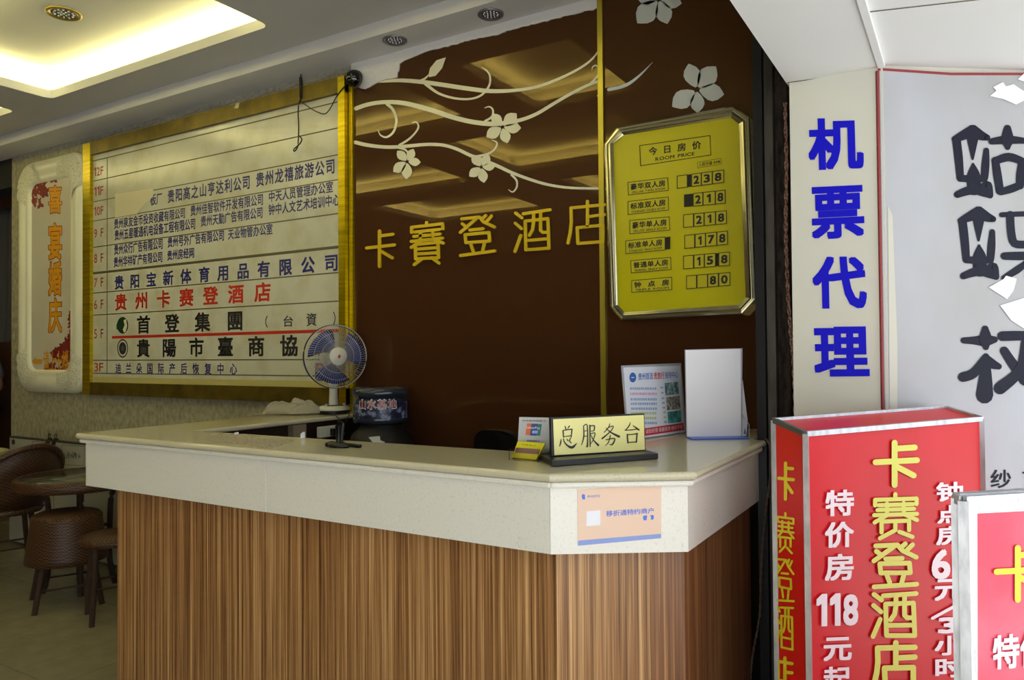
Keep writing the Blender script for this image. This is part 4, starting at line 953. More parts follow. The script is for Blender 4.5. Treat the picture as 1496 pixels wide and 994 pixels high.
mb = MB(); mb.tube([(ch_c.x, 2.4, .47), (ch_c.x, 2.52, .5), (ch_c.x, 2.5, zt-.2)], .015); mb.build('back_bar', M['black'], oc_)
for i in range(5):
    a = 2*math.pi*i/5; mb = MB(); mb.tube([(ch_c.x, 2.35, .1), (ch_c.x+.24*math.cos(a), 2.35+.24*math.sin(a), .06)], .016); mb.lathe([(.0, 0), (.022, .0), (.026, .025), (.0, .05)], (ch_c.x+.24*math.cos(a), 2.35+.24*math.sin(a), 0), 12, caps=False); mb.build('leg', M['black'], oc_)

# ------------------------------------------------------------------ desk fan (built at the origin facing -Y, then placed)
fan = thing('desk_fan', 'white and blue table fan with round wire cage on the desk wing', 'fan')
fb_y = 2.83; fbc = PY(fb_y).P(488, 600); fcz = PY(2.76).P(491, 521).z - ZT
rad = .158
MB().lathe([(.078, .001), (.082, .006), (.08, .018)], (0, 0, 0), 36, 1, .95).build('base_pad', M['black'], fan)
MB().lathe([(.080, .0185), (.082, .026), (.074, .036), (.05, .041), (.02, .044)], (0, 0, 0), 36, 1, .95).build('base', M['fanwhite'], fan)
MB().lathe([(.05, .0405), (.05, .043), (.0, .0445)], (0, -.012, .0), 30, 1, .7, caps=False).build('dial_plate', M['fandial'], fan)
for sx in (-1, 1): MB().lathe([(.007, .036), (.006, .05), (0, .052)], (sx*.045, -.02, 0), 12, caps=False).build('knob', M['fanwhite'], fan)
MB().loft([[(.021*k*math.cos(a), .01+.017*k*math.sin(a), z) for a in [2*math.pi*i/20 for i in range(20)]] for z, k in ((.04, 1.15), (.09, 1), (fcz-.03, .95))], caps=True).build('neck', M['fanwhite'], fan)
def ringxz(r, y, n=48): return [(r*math.cos(2*math.pi*i/n), y, fcz+r*math.sin(2*math.pi*i/n)) for i in range(n)]
mb = MB(); mb.loft([ringxz(r, y, 28) for r, y in ((.012, .125), (.04, .12), (.05, .09), (.05, .04), (.04, .012))], caps=True); mb.build('motor_housing', M['fanwhite'], fan)
cy0 = -.055
mb = MB(); mb.tube(ringxz(rad, cy0+.035), .0042, 8, closed=True); mb.build('back_rim', M['fanrim'], fan)
mb = MB(); mb.tube(ringxz(rad*.995, cy0+.012), .0026, 8, closed=True); mb.build('front_rim', M['fanwire'], fan)
def wires(front):
    mb = MB(); n = 72 if front else 54
    for i in range(n):
        a = 2*math.pi*i/n; pts = []
        for k in range(7):
            t = k/6; r_ = .036+(rad-.036)*t; y = (cy0+.012 - .035*math.sqrt(max(0, 1-t**2.4))) if front else (cy0+.035+.05*math.sqrt(max(0, 1-t**2)))
            a2 = a + (.22*t if front else 0); pts.append((r_*math.cos(a2), y, fcz+r_*math.sin(a2)))
        mb.tube(pts, .00085, 4, caps=False)
    for r_ in ((.75, .52) if front else (.7, .4)):
        y = (cy0+.012 - .035*math.sqrt(1-r_**2.4)) if front else cy0+.035+.05*math.sqrt(1-r_**2)
        mb.tube(ringxz(rad*r_, y), .001, 4, closed=True)
    return mb
wires(True).build('front_cage', M['fanwire'], fan, kind='stuff'); wires(False).build('back_cage', M['fanwire'], fan, kind='stuff')
mb = MB(); mb.loft([ringxz(r, y, 30) for r, y in ((.045, cy0-.02), (.046, cy0-.028), (.042, cy0-.033), (.001, cy0-.035))]); mb.build('hub_badge', M['fanwhite'], fan)
mb = MB(); s_ = .011; mb.add([(-s_*.6, cy0-.0362, fcz), (0, cy0-.0362, fcz-s_*1.2), (s_, cy0-.0362, fcz), (s_*.4, cy0-.0362, fcz+s_)], [(0, 1, 2, 3)]); mb.build('red_logo', M['ink_red'], fan)
for kb in range(3):
    a0 = R(128 + kb*120); mb = MB(); rings = []
    for k in range(9):
        t = k/8; r_ = .03+(.14-.03)*t; half = R(18+22*math.sin(math.pi*min(t*1.1, 1)*.55)); row = []
        for j in range(7):
            u = j/6*2-1; a = a0+half*u+.25*t; row.append((r_*math.cos(a), cy0+.012+.022*u*(1-.3*t), fcz+r_*math.sin(a)))
        rings.append(row)
    mb.loft(rings, closed=False); o = mb.build('blade', M['fanblue'], fan); so = o.modifiers.new('solid', 'SOLIDIFY'); so.thickness = .0015
mb = MB(); mb.loft([ringxz(r, y, 24) for r, y in ((.03, cy0+.03), (.032, cy0+.0), (.028, cy0-.008))], caps=True); mb.build('blade_hub', M['fandial'], fan)
fan.location = (fbc.x, fb_y, ZT); fan.rotation_euler = (0, 0, R(60))

# crumpled cloth
cc = onT(430, 606); mb = MB(); rn = random.Random(11); nx, ny = 44, 26; cl_ = []
from mathutils import noise as NZ
for j in range(ny):
    row = []
    for i in range(nx):
        u = i/(nx-1)*2-1; v = j/(ny-1)*2-1
        rr = math.sqrt(u*u+v*v); h = max(0, 1-(abs(u)**2.4+abs(v)**2.4))**.55
        n1 = NZ.noise(Vector((u*1.6+3, v*1.6, 1))); n2_ = math.sin((u*1.8+v*1.7+n1*2.4)*2.8)
        z = .006 + h*(.060 + .02*n1 + .012*n2_) + .006*NZ.noise(Vector((u*7, v*7, 4)))*h
        ang = R(-32); X = u*.118*(1+.08*n1); Y = v*.075*(1+.1*n1)
        row.append((cc.x+X*math.cos(ang)*-1*-1-Y*math.sin(ang), cc.y-.015+X*math.sin(ang)*-1+Y*math.cos(ang), ZT+max(z, .003)))
    cl_.append(row)
mb.loft(cl_, closed=False)
xs2 = [p for r_ in cl_ for p in r_]
o = mb.build('cloth', M['cloth']); tag(o, 'crumpled grey cream cloth lying on the desk wing beside the fan', 'cloth'); so = o.modifiers.new('solid', 'SOLIDIFY'); so.thickness = .003

# power socket strip under the wing and cables
so_ = thing('power_strip', 'grey power strip with a plug fixed below the desk wing under the fan', 'power strip', (-2.63, 2.66, .98))
MB().box((-2.655, 2.6, 1.005), (-2.628, 2.76, 1.056)).build('housing', M['fanwhite'], so_, bevel=.003)
MB().box((-2.628, 2.66, 1.012), (-2.60, 2.70, 1.045)).build('plug', M['black'], so_, bevel=.003)
def cable(name, pts, r, m, label, z=None):
    mb = MB(); mb.tube(smooth([tuple(p) for p in pts], 6), r, 6); o = mb.build(name, m); tag(o, label, 'cable'); return o
cable('cable', [PY(2.75).P(487, 604)-Vector((0, 0, .0)), PY(2.66).P(497, 615), PY(2.62).P(499, 630), onT(500, 652)+Vector((0, 0, .05))], .0028, M['black'], 'thin black fan cable drooping from the desk wing to the stone top')
cable('cable', [PY(2.76).P(511, 604), PY(2.68).P(505, 618), PY(2.6).P(497, 640), PY(2.5).P(492, 668)], .003, M['black'], 'second thin black cable hanging by the power strip at the right of the fan')

# hanging cables above the directory
CBp = PY(D-.056); zh = zm(380, 60, 6.2125)
cable('cable', [CBp.P(*zh(*p)) for p in ((370, 300), (372, 400), (375, 500), (352, 560), (345, 660), (350, 760), (348, 860), (340, 960), (312, 1000), (305, 985), (325, 965), (362, 930), (378, 890), (350, 858))], .0035, M['black'], 'black cable end dangling with a loop over the directory board')
cable('cable', [CBp.P(*zh(*p)) for p in ((365, 545), (420, 585), (500, 635), (580, 662), (630, 620), (690, 510), (740, 440), (800, 380))], .0028, M['black'], 'thin black wire sagging from the board top to the dome camera')
mb = MB(); mb.tube([CBp.P(*zh(368, 330)), CBp.P(*zh(372, 520))], .009, 8); o = mb.build('cable_splice', M['rust']); tag(o, 'dark taped cable joint at the top rail of the directory board', 'cable')
# dome camera
dc = PY(D-.06).P(518.5, 115.5); cm_ = thing('dome_camera', 'black glossy security dome camera at the top corner of the directory board', 'camera', (dc.x, D-.01, dc.z))
mb = MB(); r_c = .044
mb.loft([[(dc.x+r*math.cos(a), y, dc.z+r*math.sin(a)) for a in [2*math.pi*i/28 for i in range(28)]] for r, y in ((.047, D-.0535), (.047, D-.064), (.044, D-.066))], caps=True); mb.build('mount_ring', M['greymetal'], cm_)
MB().loft([[(dc.x+.045*math.cos(p)*math.cos(a), D-.066-.045*math.sin(p), dc.z+.045*math.cos(p)*math.sin(a)) for a in [2*math.pi*i/28 for i in range(28)]] for p in [math.pi/2*k/8 for k in range(8)]+[math.pi/2*.99]], caps=True).build('dome', M['cctv'], cm_)
mb = MB(); lc = Vector((dc.x+.006, D-.108, dc.z-.004)); mb.tube([lc+Vector((.016*math.cos(a), .002, .016*math.sin(a))) for a in [2*math.pi*i/20 for i in range(20)]], .002, 6, closed=True); mb.build('lens_ring', M['greyring'], cm_)

# downlights
def downlight(loc, ring, label, r=.055):
    t = thing('downlight', label, 'downlight', group='recessed ceiling downlights')
    MB().lathe([(r, 0), (r, -.006), (r*.9, -.01), (r*.72, -.004), (r*.7, .0)], (0, 0, -.0005), 32, caps=False).build('ring', ring, t)
    MB().lathe([(r*.72, -.003), (.0, -.003)], (0, 0, 0), 24, caps=False).build('reflector', M['alud'], t)
    pts = [(0, 0)] + [(r*.27*math.cos(a), r*.27*math.sin(a)) for a in [math.pi/3*i for i in range(6)]] + [(r*.54*math.cos(a), r*.54*math.sin(a)) for a in [math.pi/6*i for i in range(12)]]
    b0 = None
    for x, y in pts:
        if b0 is None: b0 = MB().lathe([(.006, 0), (.005, -.004), (0, -.006)], (0, 0, -.003), 10, caps=False).build('led_bead', M['ledchrome'], t); c = b0
        else: c = b0.copy(); COL.objects.link(c)
        c.location = (x, y, 0)
    t.location = loc; return t
d1 = downlight(PZ(ZU).P(93, 19), M['goldring'], 'brass ringed downlight in the glowing ceiling tray', .085)
d2_ = downlight(PZ(ZS).P(577, 58), M['greyring'], 'grey ringed downlight in the soffit above the vines, nearer the dome camera', .06)
dup(d2_, PZ(ZS).P(717, 20), label='grey ringed downlight in the soffit nearer the gold strip')

# cable at the desk end
cq = PY(2.585); pts = [onT(1095, 629)+Vector((0, 0, .004)), onT(1108, 634)+Vector((0, 0, .004)), onT(1117, 642)+Vector((.0, 0, .005)), cq.P(1125, 652), cq.P(1127, 680), cq.P(1121, 730), cq.P(1115, 780), cq.P(1112, 840), cq.P(1110, 900), cq.P(1101, 950), cq.P(1096, 1000), cq.P(1094, 1080)]
mb = MB()
for p in twist(pts, 0, .0022, 1.1): mb.tube(p, .0026, 5)
tag(mb.build('twisted_flex', M['cablebrown']), 'brown twisted flex falling over the right end of the desk', 'cable')

# ------------------------------------------------------------------ red light boxes
def lightbox(label, FLp, FLz, fd, ppfr, ppbl, mface, mside):
    FLw = PZ(FLz).P(*FLp); fd = Vector(fd).normalized(); sd = Vector((-fd.y, fd.x, 0))
    fp = Plane(FLw, Vector((fd.y, -fd.x, 0))); spn = Plane(FLw, fd)
    spn.n = -fd
    FRw = fp.P(*ppfr); BLw = spn.P(*ppbl); BRw = FRw+(BLw-FLw)
    t = thing('light_box', label, 'light box', (FLw.x, FLw.y, 0))
    tops = [FLw, FRw, BRw, BLw]; flr = [Vector((p.x, p.y, .0)) for p in tops]
    ins = .004; c = sum(tops, Vector())/4
    def inset(ps): return [p + (Vector((c.x, c.y, p.z))-p).normalized()*ins for p in ps]
    hi = inset(tops); 
    MB().hexa([Vector((p.x, p.y, .01)) for p in hi], [p-Vector((0, 0, .006)) for p in hi]).build('body', mface, t)
    return t, fp, spn, FLw, FRw, BLw, BRw
def bars(t, a, b, wd, thick, m, name='edge_strip'):
    mb = MB(); d = (b-a).normalized(); mb2 = MB(); s = d.orthogonal().normalized(); s2 = d.cross(s)
    if abs(d.z) < .5: s = Vector((0, 0, 1)); s2 = d.cross(s).normalized()
    else: s = Vector((1, 0, 0)); s2 = Vector((0, 1, 0))
    q = [s*wd/2+s2*wd/2, s*wd/2-s2*wd/2, -s*wd/2-s2*wd/2, -s*wd/2+s2*wd/2]
    mb.hexa([a+x for x in q], [b+x for x in q]); return mb.build(name, m, t)
lb, fp1, sp1, FLw, FRw, BLw, BRw = lightbox('tall red light box with yellow hotel characters, standing before the white pillar', (1177, 630.6), 1.2, (.60, .80, 0), (1434, 609), (1130.5, 611), M['red'], M['redside'])
def flo(p, z=.005): return Vector((p.x, p.y, z))
for p in (FLw, FRw, BLw): bars(lb, flo(p), p-Vector((0, 0, .006)), .013, 0, M['alu'])
for a, b in ((FLw, FRw), (BLw, BRw), (FRw, BRw)): bars(lb, a-Vector((0, 0, .006)), b-Vector((0, 0, .006)), .0125, 0, M['alu'])
bars(lb, FLw-Vector((0, 0, .006)), BLw-Vector((0, 0, .006)), .0128, 0, M['alud'])
sv = (BLw-FLw).normalized()
MB().add([flo(FLw)+sp1.n*.0015, flo(BLw)+sp1.n*.0015, BLw+sp1.n*.0015-Vector((0, 0, .01)), FLw+sp1.n*.0015-Vector((0, 0, .01))], [(0, 1, 2, 3)]).build('side_film', M['redside'], lb)
# rounded yellow glyphs as strokes in a unit box
U = {'卡': G['卡'], '登': G['登'], '酒': G['酒'], '店': [s_ if i != 1 else [(1432,146),(1248,164),(1250,240),(1244,300),(1232,356)] for i, s_ in enumerate(G['店'])],
     '赛': [[(460,240),(460,256)], [(378,298),(378,268),(546,268),(546,298)], [(392,298),(532,298)], [(388,324),(536,324)], [(374,352),(548,352)], [(426,290),(426,350)], [(494,290),(494,350)], [(428,352),(376,392)], [(496,352),(548,386)],
            [(404,448),(404,388),(516,388),(516,440)], [(460,404),(460,438),(398,480)], [(476,448),(530,478)]]}
def desk_(g):   # undo the slant of the traced wall letters
    out = []
    sl_ = {0: 0}
    for s_ in g: out.append([(x, y) for x, y in s_])
    return out
def unit(ch):
    g = U[ch]; k = {'卡': -.09, '登': -.10, '酒': -.11, '店': -.11, '赛': 0}[ch]; cx = sum(p[0] for s_ in g for p in s_)/sum(len(s_) for s_ in g)
    g = [[(x, y - k*(x-cx)) for x, y in s_] for s_ in g]
    xs = [p[0] for s_ in g for p in s_]; ys = [p[1] for s_ in g for p in s_]
    return [[((x-min(xs))/(max(xs)-min(xs)), (y-min(ys))/(max(ys)-min(ys))) for x, y in s_] for s_ in g]
def gly(parent, pl, z, ch, x0, y0, x1, y1, wd, m, sl=0., off=.002, dx=0.):
    mb = MB(); h = wd/2
    for s_ in unit(ch):
        stroke(mb, pl, [(x0+h+(x1-x0-wd)*u+dx*v, y0+h+(y1-y0-wd)*v+sl*(u-.5)*(x1-x0), wd) for u, v in s_], off, z=z)
    return mb.build('lettering', m, parent)
for ch, x0, y0, x1, y1 in (('卡', 440, 130, 610, 303), ('赛', 438, 318, 607, 490), ('登', 436, 497, 607, 665), ('酒', 433, 675, 605, 845), ('店', 436, 850, 602, 1020)):
    gly(lb, fp1, zS, ch, x0, y0, x1, y1, {'卡': 21, '店': 20, '赛': 15}.get(ch, 17), M['lemon'], -.03, .004)
def tx(s, x0, y0, x1, y1, m=M['offwhite'], bold=.03, sl=-.04):
    d_ = (x1-x0)*sl/2; text(s, quadpx(fp1, zS, (x0, y0-d_), (x1, y0+d_), (x1, y1+d_), (x0, y1-d_), .004), m, lb, bold=bold)
tx('特', 270, 310, 373, 404); tx('价', 268, 425, 373, 518); tx('房', 268, 540, 372, 636); tx('118', 238, 682, 388, 800, bold=.035); tx('元', 263, 840, 365, 925); tx('起', 262, 945, 362, 1040)
tx('钟', 668, 282, 765, 352); tx('点', 672, 365, 768, 430); tx('房', 668, 440, 768, 508); tx('60', 652, 522, 800, 630, bold=.03); tx('元', 662, 630, 775, 708); tx('3', 675, 768, 750, 826, bold=.04); tx('小', 662, 835, 768, 905); tx('时', 665, 912, 768, 985)
mb = MB(); stroke(mb, fp1, [(655, 772, 11), (765, 712, 11)], .004, z=zS); mb.build('lettering', M['offwhite'], lb)
for ch, x0, y0, x1, y1 in (('卡', 97, 208, 161, 350), ('赛', 94, 390, 160, 540), ('登', 92, 555, 160, 715), ('酒', 90, 725, 158, 885), ('店', 90, 908, 156, 1060)):
    gly(lb, sp1, zS, ch, x0, y0, x1, y1, 12 if ch in '卡店' else 8, M['lemonside'], .12, .003)

lb2, fp2, sp2, A2, B2, C2_, D2_ = lightbox('smaller faded red light box in front of the tall one, cut by the frame edge', (1407, 727), 1.12, (.72, .69, 0), (1760, 706), (1397, 723), M['pinkred'], M['pinkred'])
for p in (A2, B2, C2_): bars(lb2, flo(p), p-Vector((0, 0, .006)), .018, 0, M['alu'])
for a, b in ((A2, B2), (C2_, D2_), (B2, D2_), (A2, C2_)): bars(lb2, a-Vector((0, 0, .006)), b-Vector((0, 0, .006)), .018, 0, M['alu'])
MB().add([flo(A2)+sp2.n*.003, flo(C2_)+sp2.n*.003, C2_+sp2.n*.003-Vector((0, 0, .01)), A2+sp2.n*.003-Vector((0, 0, .01))], [(0, 1, 2, 3)]).build('side_film', mat('brown_side_film', rgb(150, 96, 60), .5), lb2)
q = [fp2.P(*zS(*p), .0025) for p in ((765, 335), (816, 335), (818, 1100), (768, 1100))]; MB().add(q, [(0, 1, 2, 3)]).build('edge_strip', M['alu'], lb2)
q = [fp2.P(*zS(*p), .0024) for p in ((765, 335), (1500, 300), (1500, 360), (765, 398))]; MB().add(q, [(0, 1, 2, 3)]).build('edge_strip', M['alu'], lb2)
gly(lb2, fp2, zS, '卡', 875, 508, 1062, 716, 22, M['lemonside'], -.03, .003)
text('特价', quadpx(fp2, zS, (872, 835), (1065, 815), (1065, 945), (872, 958), .003), M['offwhite'], lb2, bold=.03)
text('60', quadpx(fp2, zS, (1110, 835), (1260, 825), (1260, 945), (1110, 955), .003), M['offwhite'], lb2, bold=.05)

# ------------------------------------------------------------------ cafe corner: table, rattan seats, whiteboard
wbp = PY(D-.06)
wbo = thing('whiteboard', 'scribbled whiteboard leaning at the foot of the beige wall behind the table', 'whiteboard', (wbp.P(90, 700).x, D-.05, 0))
xa, xb = wbp.P(14, 660).x, -4.0; zt_ = wbp.P(40, 640).z
MB().box((xa, D-.06, .02), (xb, D-.03, zt_-.012)).build('board_face', M['whiteboard'], wbo)
MB().box((xa, D-.063, zt_-.012), (xb, D-.028, zt_)).build('top_rail', M['greymetal'], wbo)
mb = MB(); rn = random.Random(5)
zx = zm(0, 640, 3.822)
for (x0, y0, x1, y1) in ((180, 20, 300, 125), (345, 40, 470, 150), (200, 300, 300, 400)):
    for p, q in (((x0, y0), (x1, y0+8)), ((x1, y0+8), (x1, y1+6)), ((x0, y1), (x1, y1+6)), ((x0, y0), (x0, y1))): stroke(mb, wbp, [(p[0], p[1], 2), (q[0], q[1], 2)], .0005, z=zx)
    for k in range(5):
        cx = x0+15+k*(x1-x0-25)/5; cy = (y0+y1)/2
        for j in range(4): stroke(mb, wbp, [(cx+rn.uniform(-8, 10), cy+rn.uniform(-22, 22), 2.5), (cx+rn.uniform(-6, 14), cy+rn.uniform(-22, 22), 2.5)], .0006, z=zx)
mb.build('marker_scribble', M['ink_black'], wbo)
mb = MB(); c = wbp.P(20, 646); mb.loft([[(c.x+r*math.cos(a), y, c.z-.0+r*math.sin(a)) for a in [2*math.pi*i/12 for i in range(12)]] for r, y in ((.02, D-.0602), (.02, D-.066))], caps=True); mb.build('corner_fixing', M['greymetal'], wbo)
bc0 = wbp.P(70, 638)
for i, px in enumerate((70, 79)):
    p = wbp.P(px, 640); t = thing('binder_clip', ('black binder clip on the whiteboard top edge, the left of two', 'black binder clip on the whiteboard top edge, the right of two')[i], 'clip', (p.x, D-.06, p.z-.02), 'binder clips on the whiteboard')
    MB().hexa([(p.x-.022, D-.070, zt_-.03), (p.x+.022, D-.070, zt_-.03), (p.x+.022, D-.022, zt_-.03), (p.x-.022, D-.022, zt_-.03)], [(p.x-.02, D-.052, zt_+.012), (p.x+.02, D-.052, zt_+.012), (p.x+.02, D-.044, zt_+.012), (p.x-.02, D-.044, zt_+.012)]).build('body', M['black'], t)
    mb = MB(); mb.tube([(p.x-.008, D-.048, zt_+.01), (p.x-.016, D-.05, zt_+.035), (p.x, D-.05, zt_+.045), (p.x+.016, D-.05, zt_+.035), (p.x+.008, D-.048, zt_+.01)], .0035, 6); mb.build('handle', M['black'], t)

tc_ = PZ(.683).P(117, 694); tr0 = .345; TZ = -.045
tab = thing('rattan_table', 'round glass topped rattan table beside the wooden desk end', 'table', (tc_.x, tc_.y, 0))
MB().lathe([(tr0-.04, .722), (tr0-.045, .728), (0, .728)], (tc_.x, tc_.y, TZ), 48, caps=False).build('glass_top', M['tableglass'], tab)
MB().lathe([(tr0-.03, .66), (tr0, .665), (tr0+.006, .69), (tr0+.002, .72), (tr0-.012, .731), (tr0-.032, .726), (tr0-.03, .66)], (tc_.x, tc_.y, TZ), 56, caps=False).build('woven_rim', M['rattan'], tab)
for i in range(4):
    a = math.pi/4+math.pi/2*i+.3; ca_, sa = math.cos(a), math.sin(a); mb = MB()
    mb.tube(smooth([(tc_.x+.2*ca_, tc_.y+.2*sa, .605), (tc_.x+.17*ca_, tc_.y+.17*sa, .55), (tc_.x+.16*ca_, tc_.y+.16*sa, .4), (tc_.x+.16*ca_, tc_.y+.16*sa, .15), (tc_.x+.19*ca_, tc_.y+.19*sa, .0)], 4), .016, 8); mb.build('leg', M['brownleg'], tab)
mb = MB(); mb.tube([(tc_.x+.165*math.cos(a), tc_.y+.165*math.sin(a), .35) for a in [2*math.pi*i/24 for i in range(24)]], .01, 6, closed=True); mb.build('hoop', M['brownleg'], tab)

def legs4(t, cx, cy, r0, r1, zt2, rot, m=M['brownleg'], lr=.017):
    for i in range(4):
        a = rot+math.pi/2*i; mb = MB(); mb.tube([(cx+r0*math.cos(a), cy+r0*math.sin(a), zt2), (cx+r1*math.cos(a), cy+r1*math.sin(a), 0)], [lr, lr*.85], 8); mb.build('leg', m, t)
    mb = MB(); mb.tube([(cx+(r0+r1)/2*math.cos(rot+math.pi/2*i), cy+(r0+r1)/2*math.sin(rot+math.pi/2*i), zt2*.45) for i in range(4)], .006, 6, closed=True); mb.build('stretcher', m, t)
# drum-like chair in the middle
s2c = PZ(.5).P(103, 737); s2c = Vector((-4.83, 2.40, 0)); v_ = PY(2.40).P(98, 740); s2c.x = v_.x
t = thing('rattan_chair', 'rattan chair with deep woven skirt and low back, in front of the round table', 'chair', (s2c.x, s2c.y, 0))
MB().lathe([(.165, .505), (.178, .49), (.18, .46), (.19, .38), (.205, .28), (.208, .245), (.195, .24)], tuple(s2c), 40, 1.05, 1, caps=False).build('woven_skirt', M['rattan'], t)
MB().lathe([(.17, .5), (.15, .512), (0, .51)], tuple(s2c), 40, 1.05, 1, caps=False).build('seat', M['rattan'], t)
legs4(t, s2c.x, s2c.y, .17, .23, .26, .35)
# chair at the left with a wide tub back
c1c = Vector((PY(2.5).P(8, 745).x, 2.5, 0))
t = thing('rattan_chair', 'rattan tub chair with wide sloping rim, at the left end of the whiteboard', 'chair', (c1c.x, c1c.y, 0))
MB().lathe([(.20, .40), (.215, .42), (.2, .44), (0, .445)], tuple(c1c), 36, caps=False).build('seat', M['rattan'], t)
rim_ = []; low = []
for i in range(29):
    a = R(-100+210*i/28) ; k = math.sin(math.pi*i/28)
    rim_.append(Vector((c1c.x+.33*math.cos(a), c1c.y+.31*math.sin(a), .47+.37*k**1.15))); low.append(Vector((c1c.x+.2*math.cos(a), c1c.y+.2*math.sin(a), .43)))
mb = MB(); mb.loft([low, [l.lerp(r, .35)+Vector((0, 0, -.02)) for l, r in zip(low, rim_)], [l.lerp(r, .7)-Vector((0, 0, .015)) for l, r in zip(low, rim_)], rim_], closed=False)
o = mb.build('tub_back', M['rattan'], t); so = o.modifiers.new('solid', 'SOLIDIFY'); so.thickness = .02
mb = MB(); mb.tube(rim_, .017, 8); mb.build('rim_roll', M['rattan'], t)
legs4(t, c1c.x, c1c.y, .17, .22, .41, .5)
# chair half behind the desk end
c3c = Vector((-4.2, 2.55, 0)); v_ = PY(2.40).P(168, 780); c3c = Vector((v_.x, 2.40, 0))
t = thing('rattan_chair', 'rattan chair with arched woven back, half hidden by the desk end', 'chair', (c3c.x, c3c.y, 0))
MB().lathe([(.165, .40), (.178, .42), (.165, .44), (0, .447)], tuple(c3c), 36, caps=False).build('seat', M['rattan'], t)
mb = MB(); ri = []
for i in range(21):
    a = math.pi*i/20; ri.append(Vector((c3c.x+.03-.19*math.cos(a), c3c.y+.16+.02*math.sin(a), .45+.27*math.sin(a))))
base_ = [Vector((p.x*.7+(c3c.x+.03)*.3, p.y, .45+(p.z-.45)*.02)) for p in ri]
mb.loft([ri, base_], closed=False); o = mb.build('back_panel', M['rattan'], t); so = o.modifiers.new('solid', 'SOLIDIFY'); so.thickness = .012
mb = MB(); mb.tube(ri, .015, 8); mb.build('back_hoop', M['brownleg'], t)
legs4(t, c3c.x, c3c.y, .14, .17, .41, .35)
# cream chair cut by the left edge
c4 = PY(2.6).P(-50, 674); t = thing('cream_chair', 'cream plastic chair with curved rim at the left frame edge', 'chair', (c4.x, c4.y, 0))
zt4 = c4.z
MB().lathe([(.17, .42), (.2, .5), (.235, zt4-.04), (.25, zt4+.04), (.262, zt4+.06), (.25, zt4+.065), (.235, zt4+.03), (.2, .52), (0, .46)], (c4.x, c4.y, 0), 40, caps=False).build('shell', M['creamchair'], t)
legs4(t, c4.x, c4.y, .14, .2, .43, .4, M['creamchair'], .014)

# person in the dark doorway (mostly outside the frame)
pc = PY(3.45).P(-32, 600)
def skinmesh(name, nodes, edges, m, parent, root=0, sub=2):
    me = bpy.data.meshes.new(name); me.from_pydata([n[:3] for n in nodes], edges, []); me.materials.append(m)
    o = bpy.data.objects.new(name, me); COL.objects.link(o); o.parent = parent; o.location = (0, 0, 0)
    me.skin_vertices or bpy.context.view_layer.update()
    sk = o.modifiers.new('skin', 'SKIN')
    for i, n in enumerate(nodes): me.skin_vertices[0].data[i].radius = (n[3], n[4] if len(n) > 4 else n[3]); me.skin_vertices[0].data[i].use_root = (i == root)
    s_ = o.modifiers.new('sub', 'SUBSURF'); s_.levels = sub; s_.render_levels = sub
    sk.use_smooth_shade = True
    return o
per = thing('person', 'person in a grey shirt and black trousers standing in the dark doorway at the left', 'person')
body = skinmesh('body', [(0,0,.92,.13,.10),(0,0,1.1,.12,.09),(0,0,1.32,.14,.09),(0,0,1.44,.06,.06),(0,0,1.52,.05,.05),(0,-.01,1.6,.075,.085),(0,-.01,1.7,.07,.08),
   (.17,0,1.38,.05),(.25,-.02,1.12,.038),(.2,-.2,1.02,.028),(.17,-.26,1.0,.024),(-.17,0,1.38,.05),(-.24,0,1.1,.038),(-.22,-.08,.88,.028),(-.22,-.1,.8,.022),
   (.09,0,.86,.085),(.1,0,.48,.055),(.1,.02,.1,.04),(.1,-.1,.04,.035),(-.09,0,.86,.085),(-.1,0,.48,.055),(-.1,.02,.1,.04),(-.1,-.1,.04,.035)],
   [(0,1),(1,2),(2,3),(3,4),(4,5),(5,6),(2,7),(7,8),(8,9),(9,10),(2,11),(11,12),(12,13),(13,14),(0,15),(15,16),(16,17),(17,18),(0,19),(19,20),(20,21),(21,22)], M['skin'], per)
skinmesh('shirt', [(0,0,.88,.165,.13),(0,0,1.1,.155,.12),(0,0,1.3,.165,.115),(0,0,1.42,.09,.085),(.17,0,1.38,.075),(.235,-.01,1.18,.062),(-.17,0,1.38,.075),(-.235,0,1.15,.062)], [(0,1),(1,2),(2,3),(2,4),(4,5),(2,6),(6,7)], M['shirt'], per)
skinmesh('trousers', [(0,0,.92,.15,.12),(.09,0,.84,.1),(.1,0,.48,.075),(.1,.01,.1,.062),(-.09,0,.84,.1),(-.1,0,.48,.075),(-.1,.01,.1,.062)], [(0,1),(1,2),(2,3),(0,4),(4,5),(5,6)], M['trouser'], per)
skinmesh('hair', [(0,.02,1.66,.085,.085),(0,.01,1.74,.07,.07)], [(0,1)], M['hair'], per)
for sx, hx, hy, hz in ((1, .17, -.27, .99), (-1, -.22, -.11, .76)):
    for k in range(5):
        L = (.05, .07, .078, .072, .055)[k]; u = (k-2)*.014
        dx_, dz_ = (u, -.02) if sx > 0 else (u, -L)
        pts = [(hx+u*.7, hy+.015, hz), (hx+u, hy-(L*.5 if sx > 0 else .0), hz-(.005 if sx > 0 else L*.5)), (hx+u*1.1, hy-(L*.85 if sx > 0 else .01), hz-(.025 if sx > 0 else L))]
        skinmesh('finger', [p+(.0085,) for p in pts], [(0, 1), (1, 2)], M['skin'], per, sub=1)
MB().loft([[(.012*math.cos(a), -.093+0*math.sin(a), 1.61+.012*math.sin(a)-.02*0) for a in [2*math.pi*i/8 for i in range(8)]], [(.004*math.cos(a), -.112, 1.60+.004*math.sin(a)) for a in [2*math.pi*i/8 for i in range(8)]]], caps=True).build('nose', M['skin'], per)
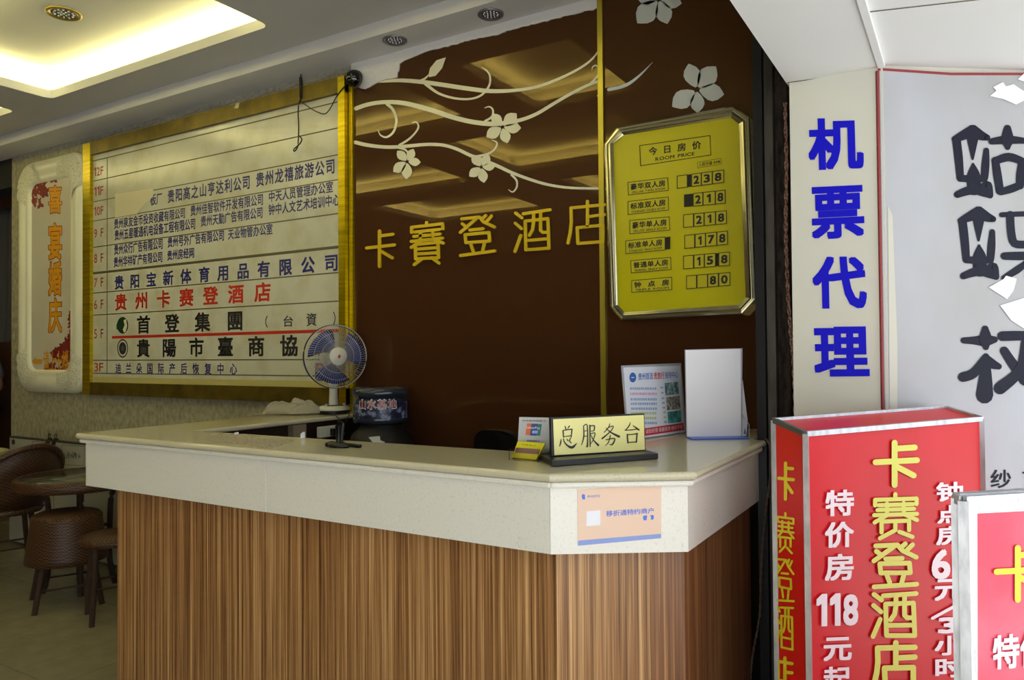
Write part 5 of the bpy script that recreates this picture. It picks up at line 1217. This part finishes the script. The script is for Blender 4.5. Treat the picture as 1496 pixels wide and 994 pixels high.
for sx in (-1, 1): MB().lathe([(0, -.006), (.008, 0), (0, .006)], (sx*.028, -.085, 1.64), 8, caps=False).build('eye', M['ink_black'], per)
per.location = (pc.x, 3.42, 0); per.rotation_euler = (0, 0, R(30))
# dark drape hanging over the doorway
mb = MB(); rows_ = []
for j in range(24):
    t = j/23; z = 2.68-1.15*t; row = []
    for i in range(40):
        u = i/39; x = XW+.05 - (1.1-.75*t*0)*u; fold = .04*math.sin(u*34+t*3)
        row.append((x-.3*t*(1-u)*1.2, D+.35+fold, z-.35*(1-u)*t*0+.3*(1-u)*0))
    rows_.append(row)
mb.loft(rows_, closed=False); o = mb.build('curtain', M['drape']); tag(o, 'dark grey drape hanging in the doorway above the person', 'curtain'); so = o.modifiers.new('solid', 'SOLIDIFY'); so.thickness = .004

for (px_, py_, lb_) in ((345, 635.5, 'small white paper scrap at the inner desk edge left of the cloth'), (442, 641, 'curled white paper scrap standing at the inner desk edge below the cloth')):
    a = onT(px_, py_); mb = MB(); mb.loft([[a+Vector((.008*math.cos(t)*(1+.3*math.sin(3*t)), .008*math.sin(t), .002+z_*(1+.4*math.cos(t)))) for t in [2*math.pi*i/10 for i in range(10)]] for z_ in (0, .006 if px_ < 400 else .016)], caps=True); tag(mb.build('paper_scrap', M['white']), lb_, 'paper')
mb = MB(); mb.slab([BP.P(x, y, .0235) for x, y in ((345, 151), (350, 149), (348, 158), (342, 158.5))], BP.n, .001); mb.build('tape_tab', M['paper'], db)
# bits on the stone top: taped notice
tn = MB(); q = [onT(*p)+Vector((0, 0, .0006)) for p in ((290, 641), (330, 634), (430, 644), (400, 656))]
tn.slab(q, up, .0005); tag(tn.build('taped_notice', mat('worn_tape', rgb(186, 178, 164), .5, noise=(90, rgb(120, 108, 104), .5, .6, 4))), 'worn taped notice stuck on the left half of the stone top', 'notice')
q = [onT(*p)+Vector((0, 0, .0006)) for p in ((962, 678.5), (1003, 671), (1003, 680), (964, 689))]
MB().slab(q, up, .0005)
for o in ROOTS:
    for k in ('_root', '_base'):
        if k in o: del o[k]
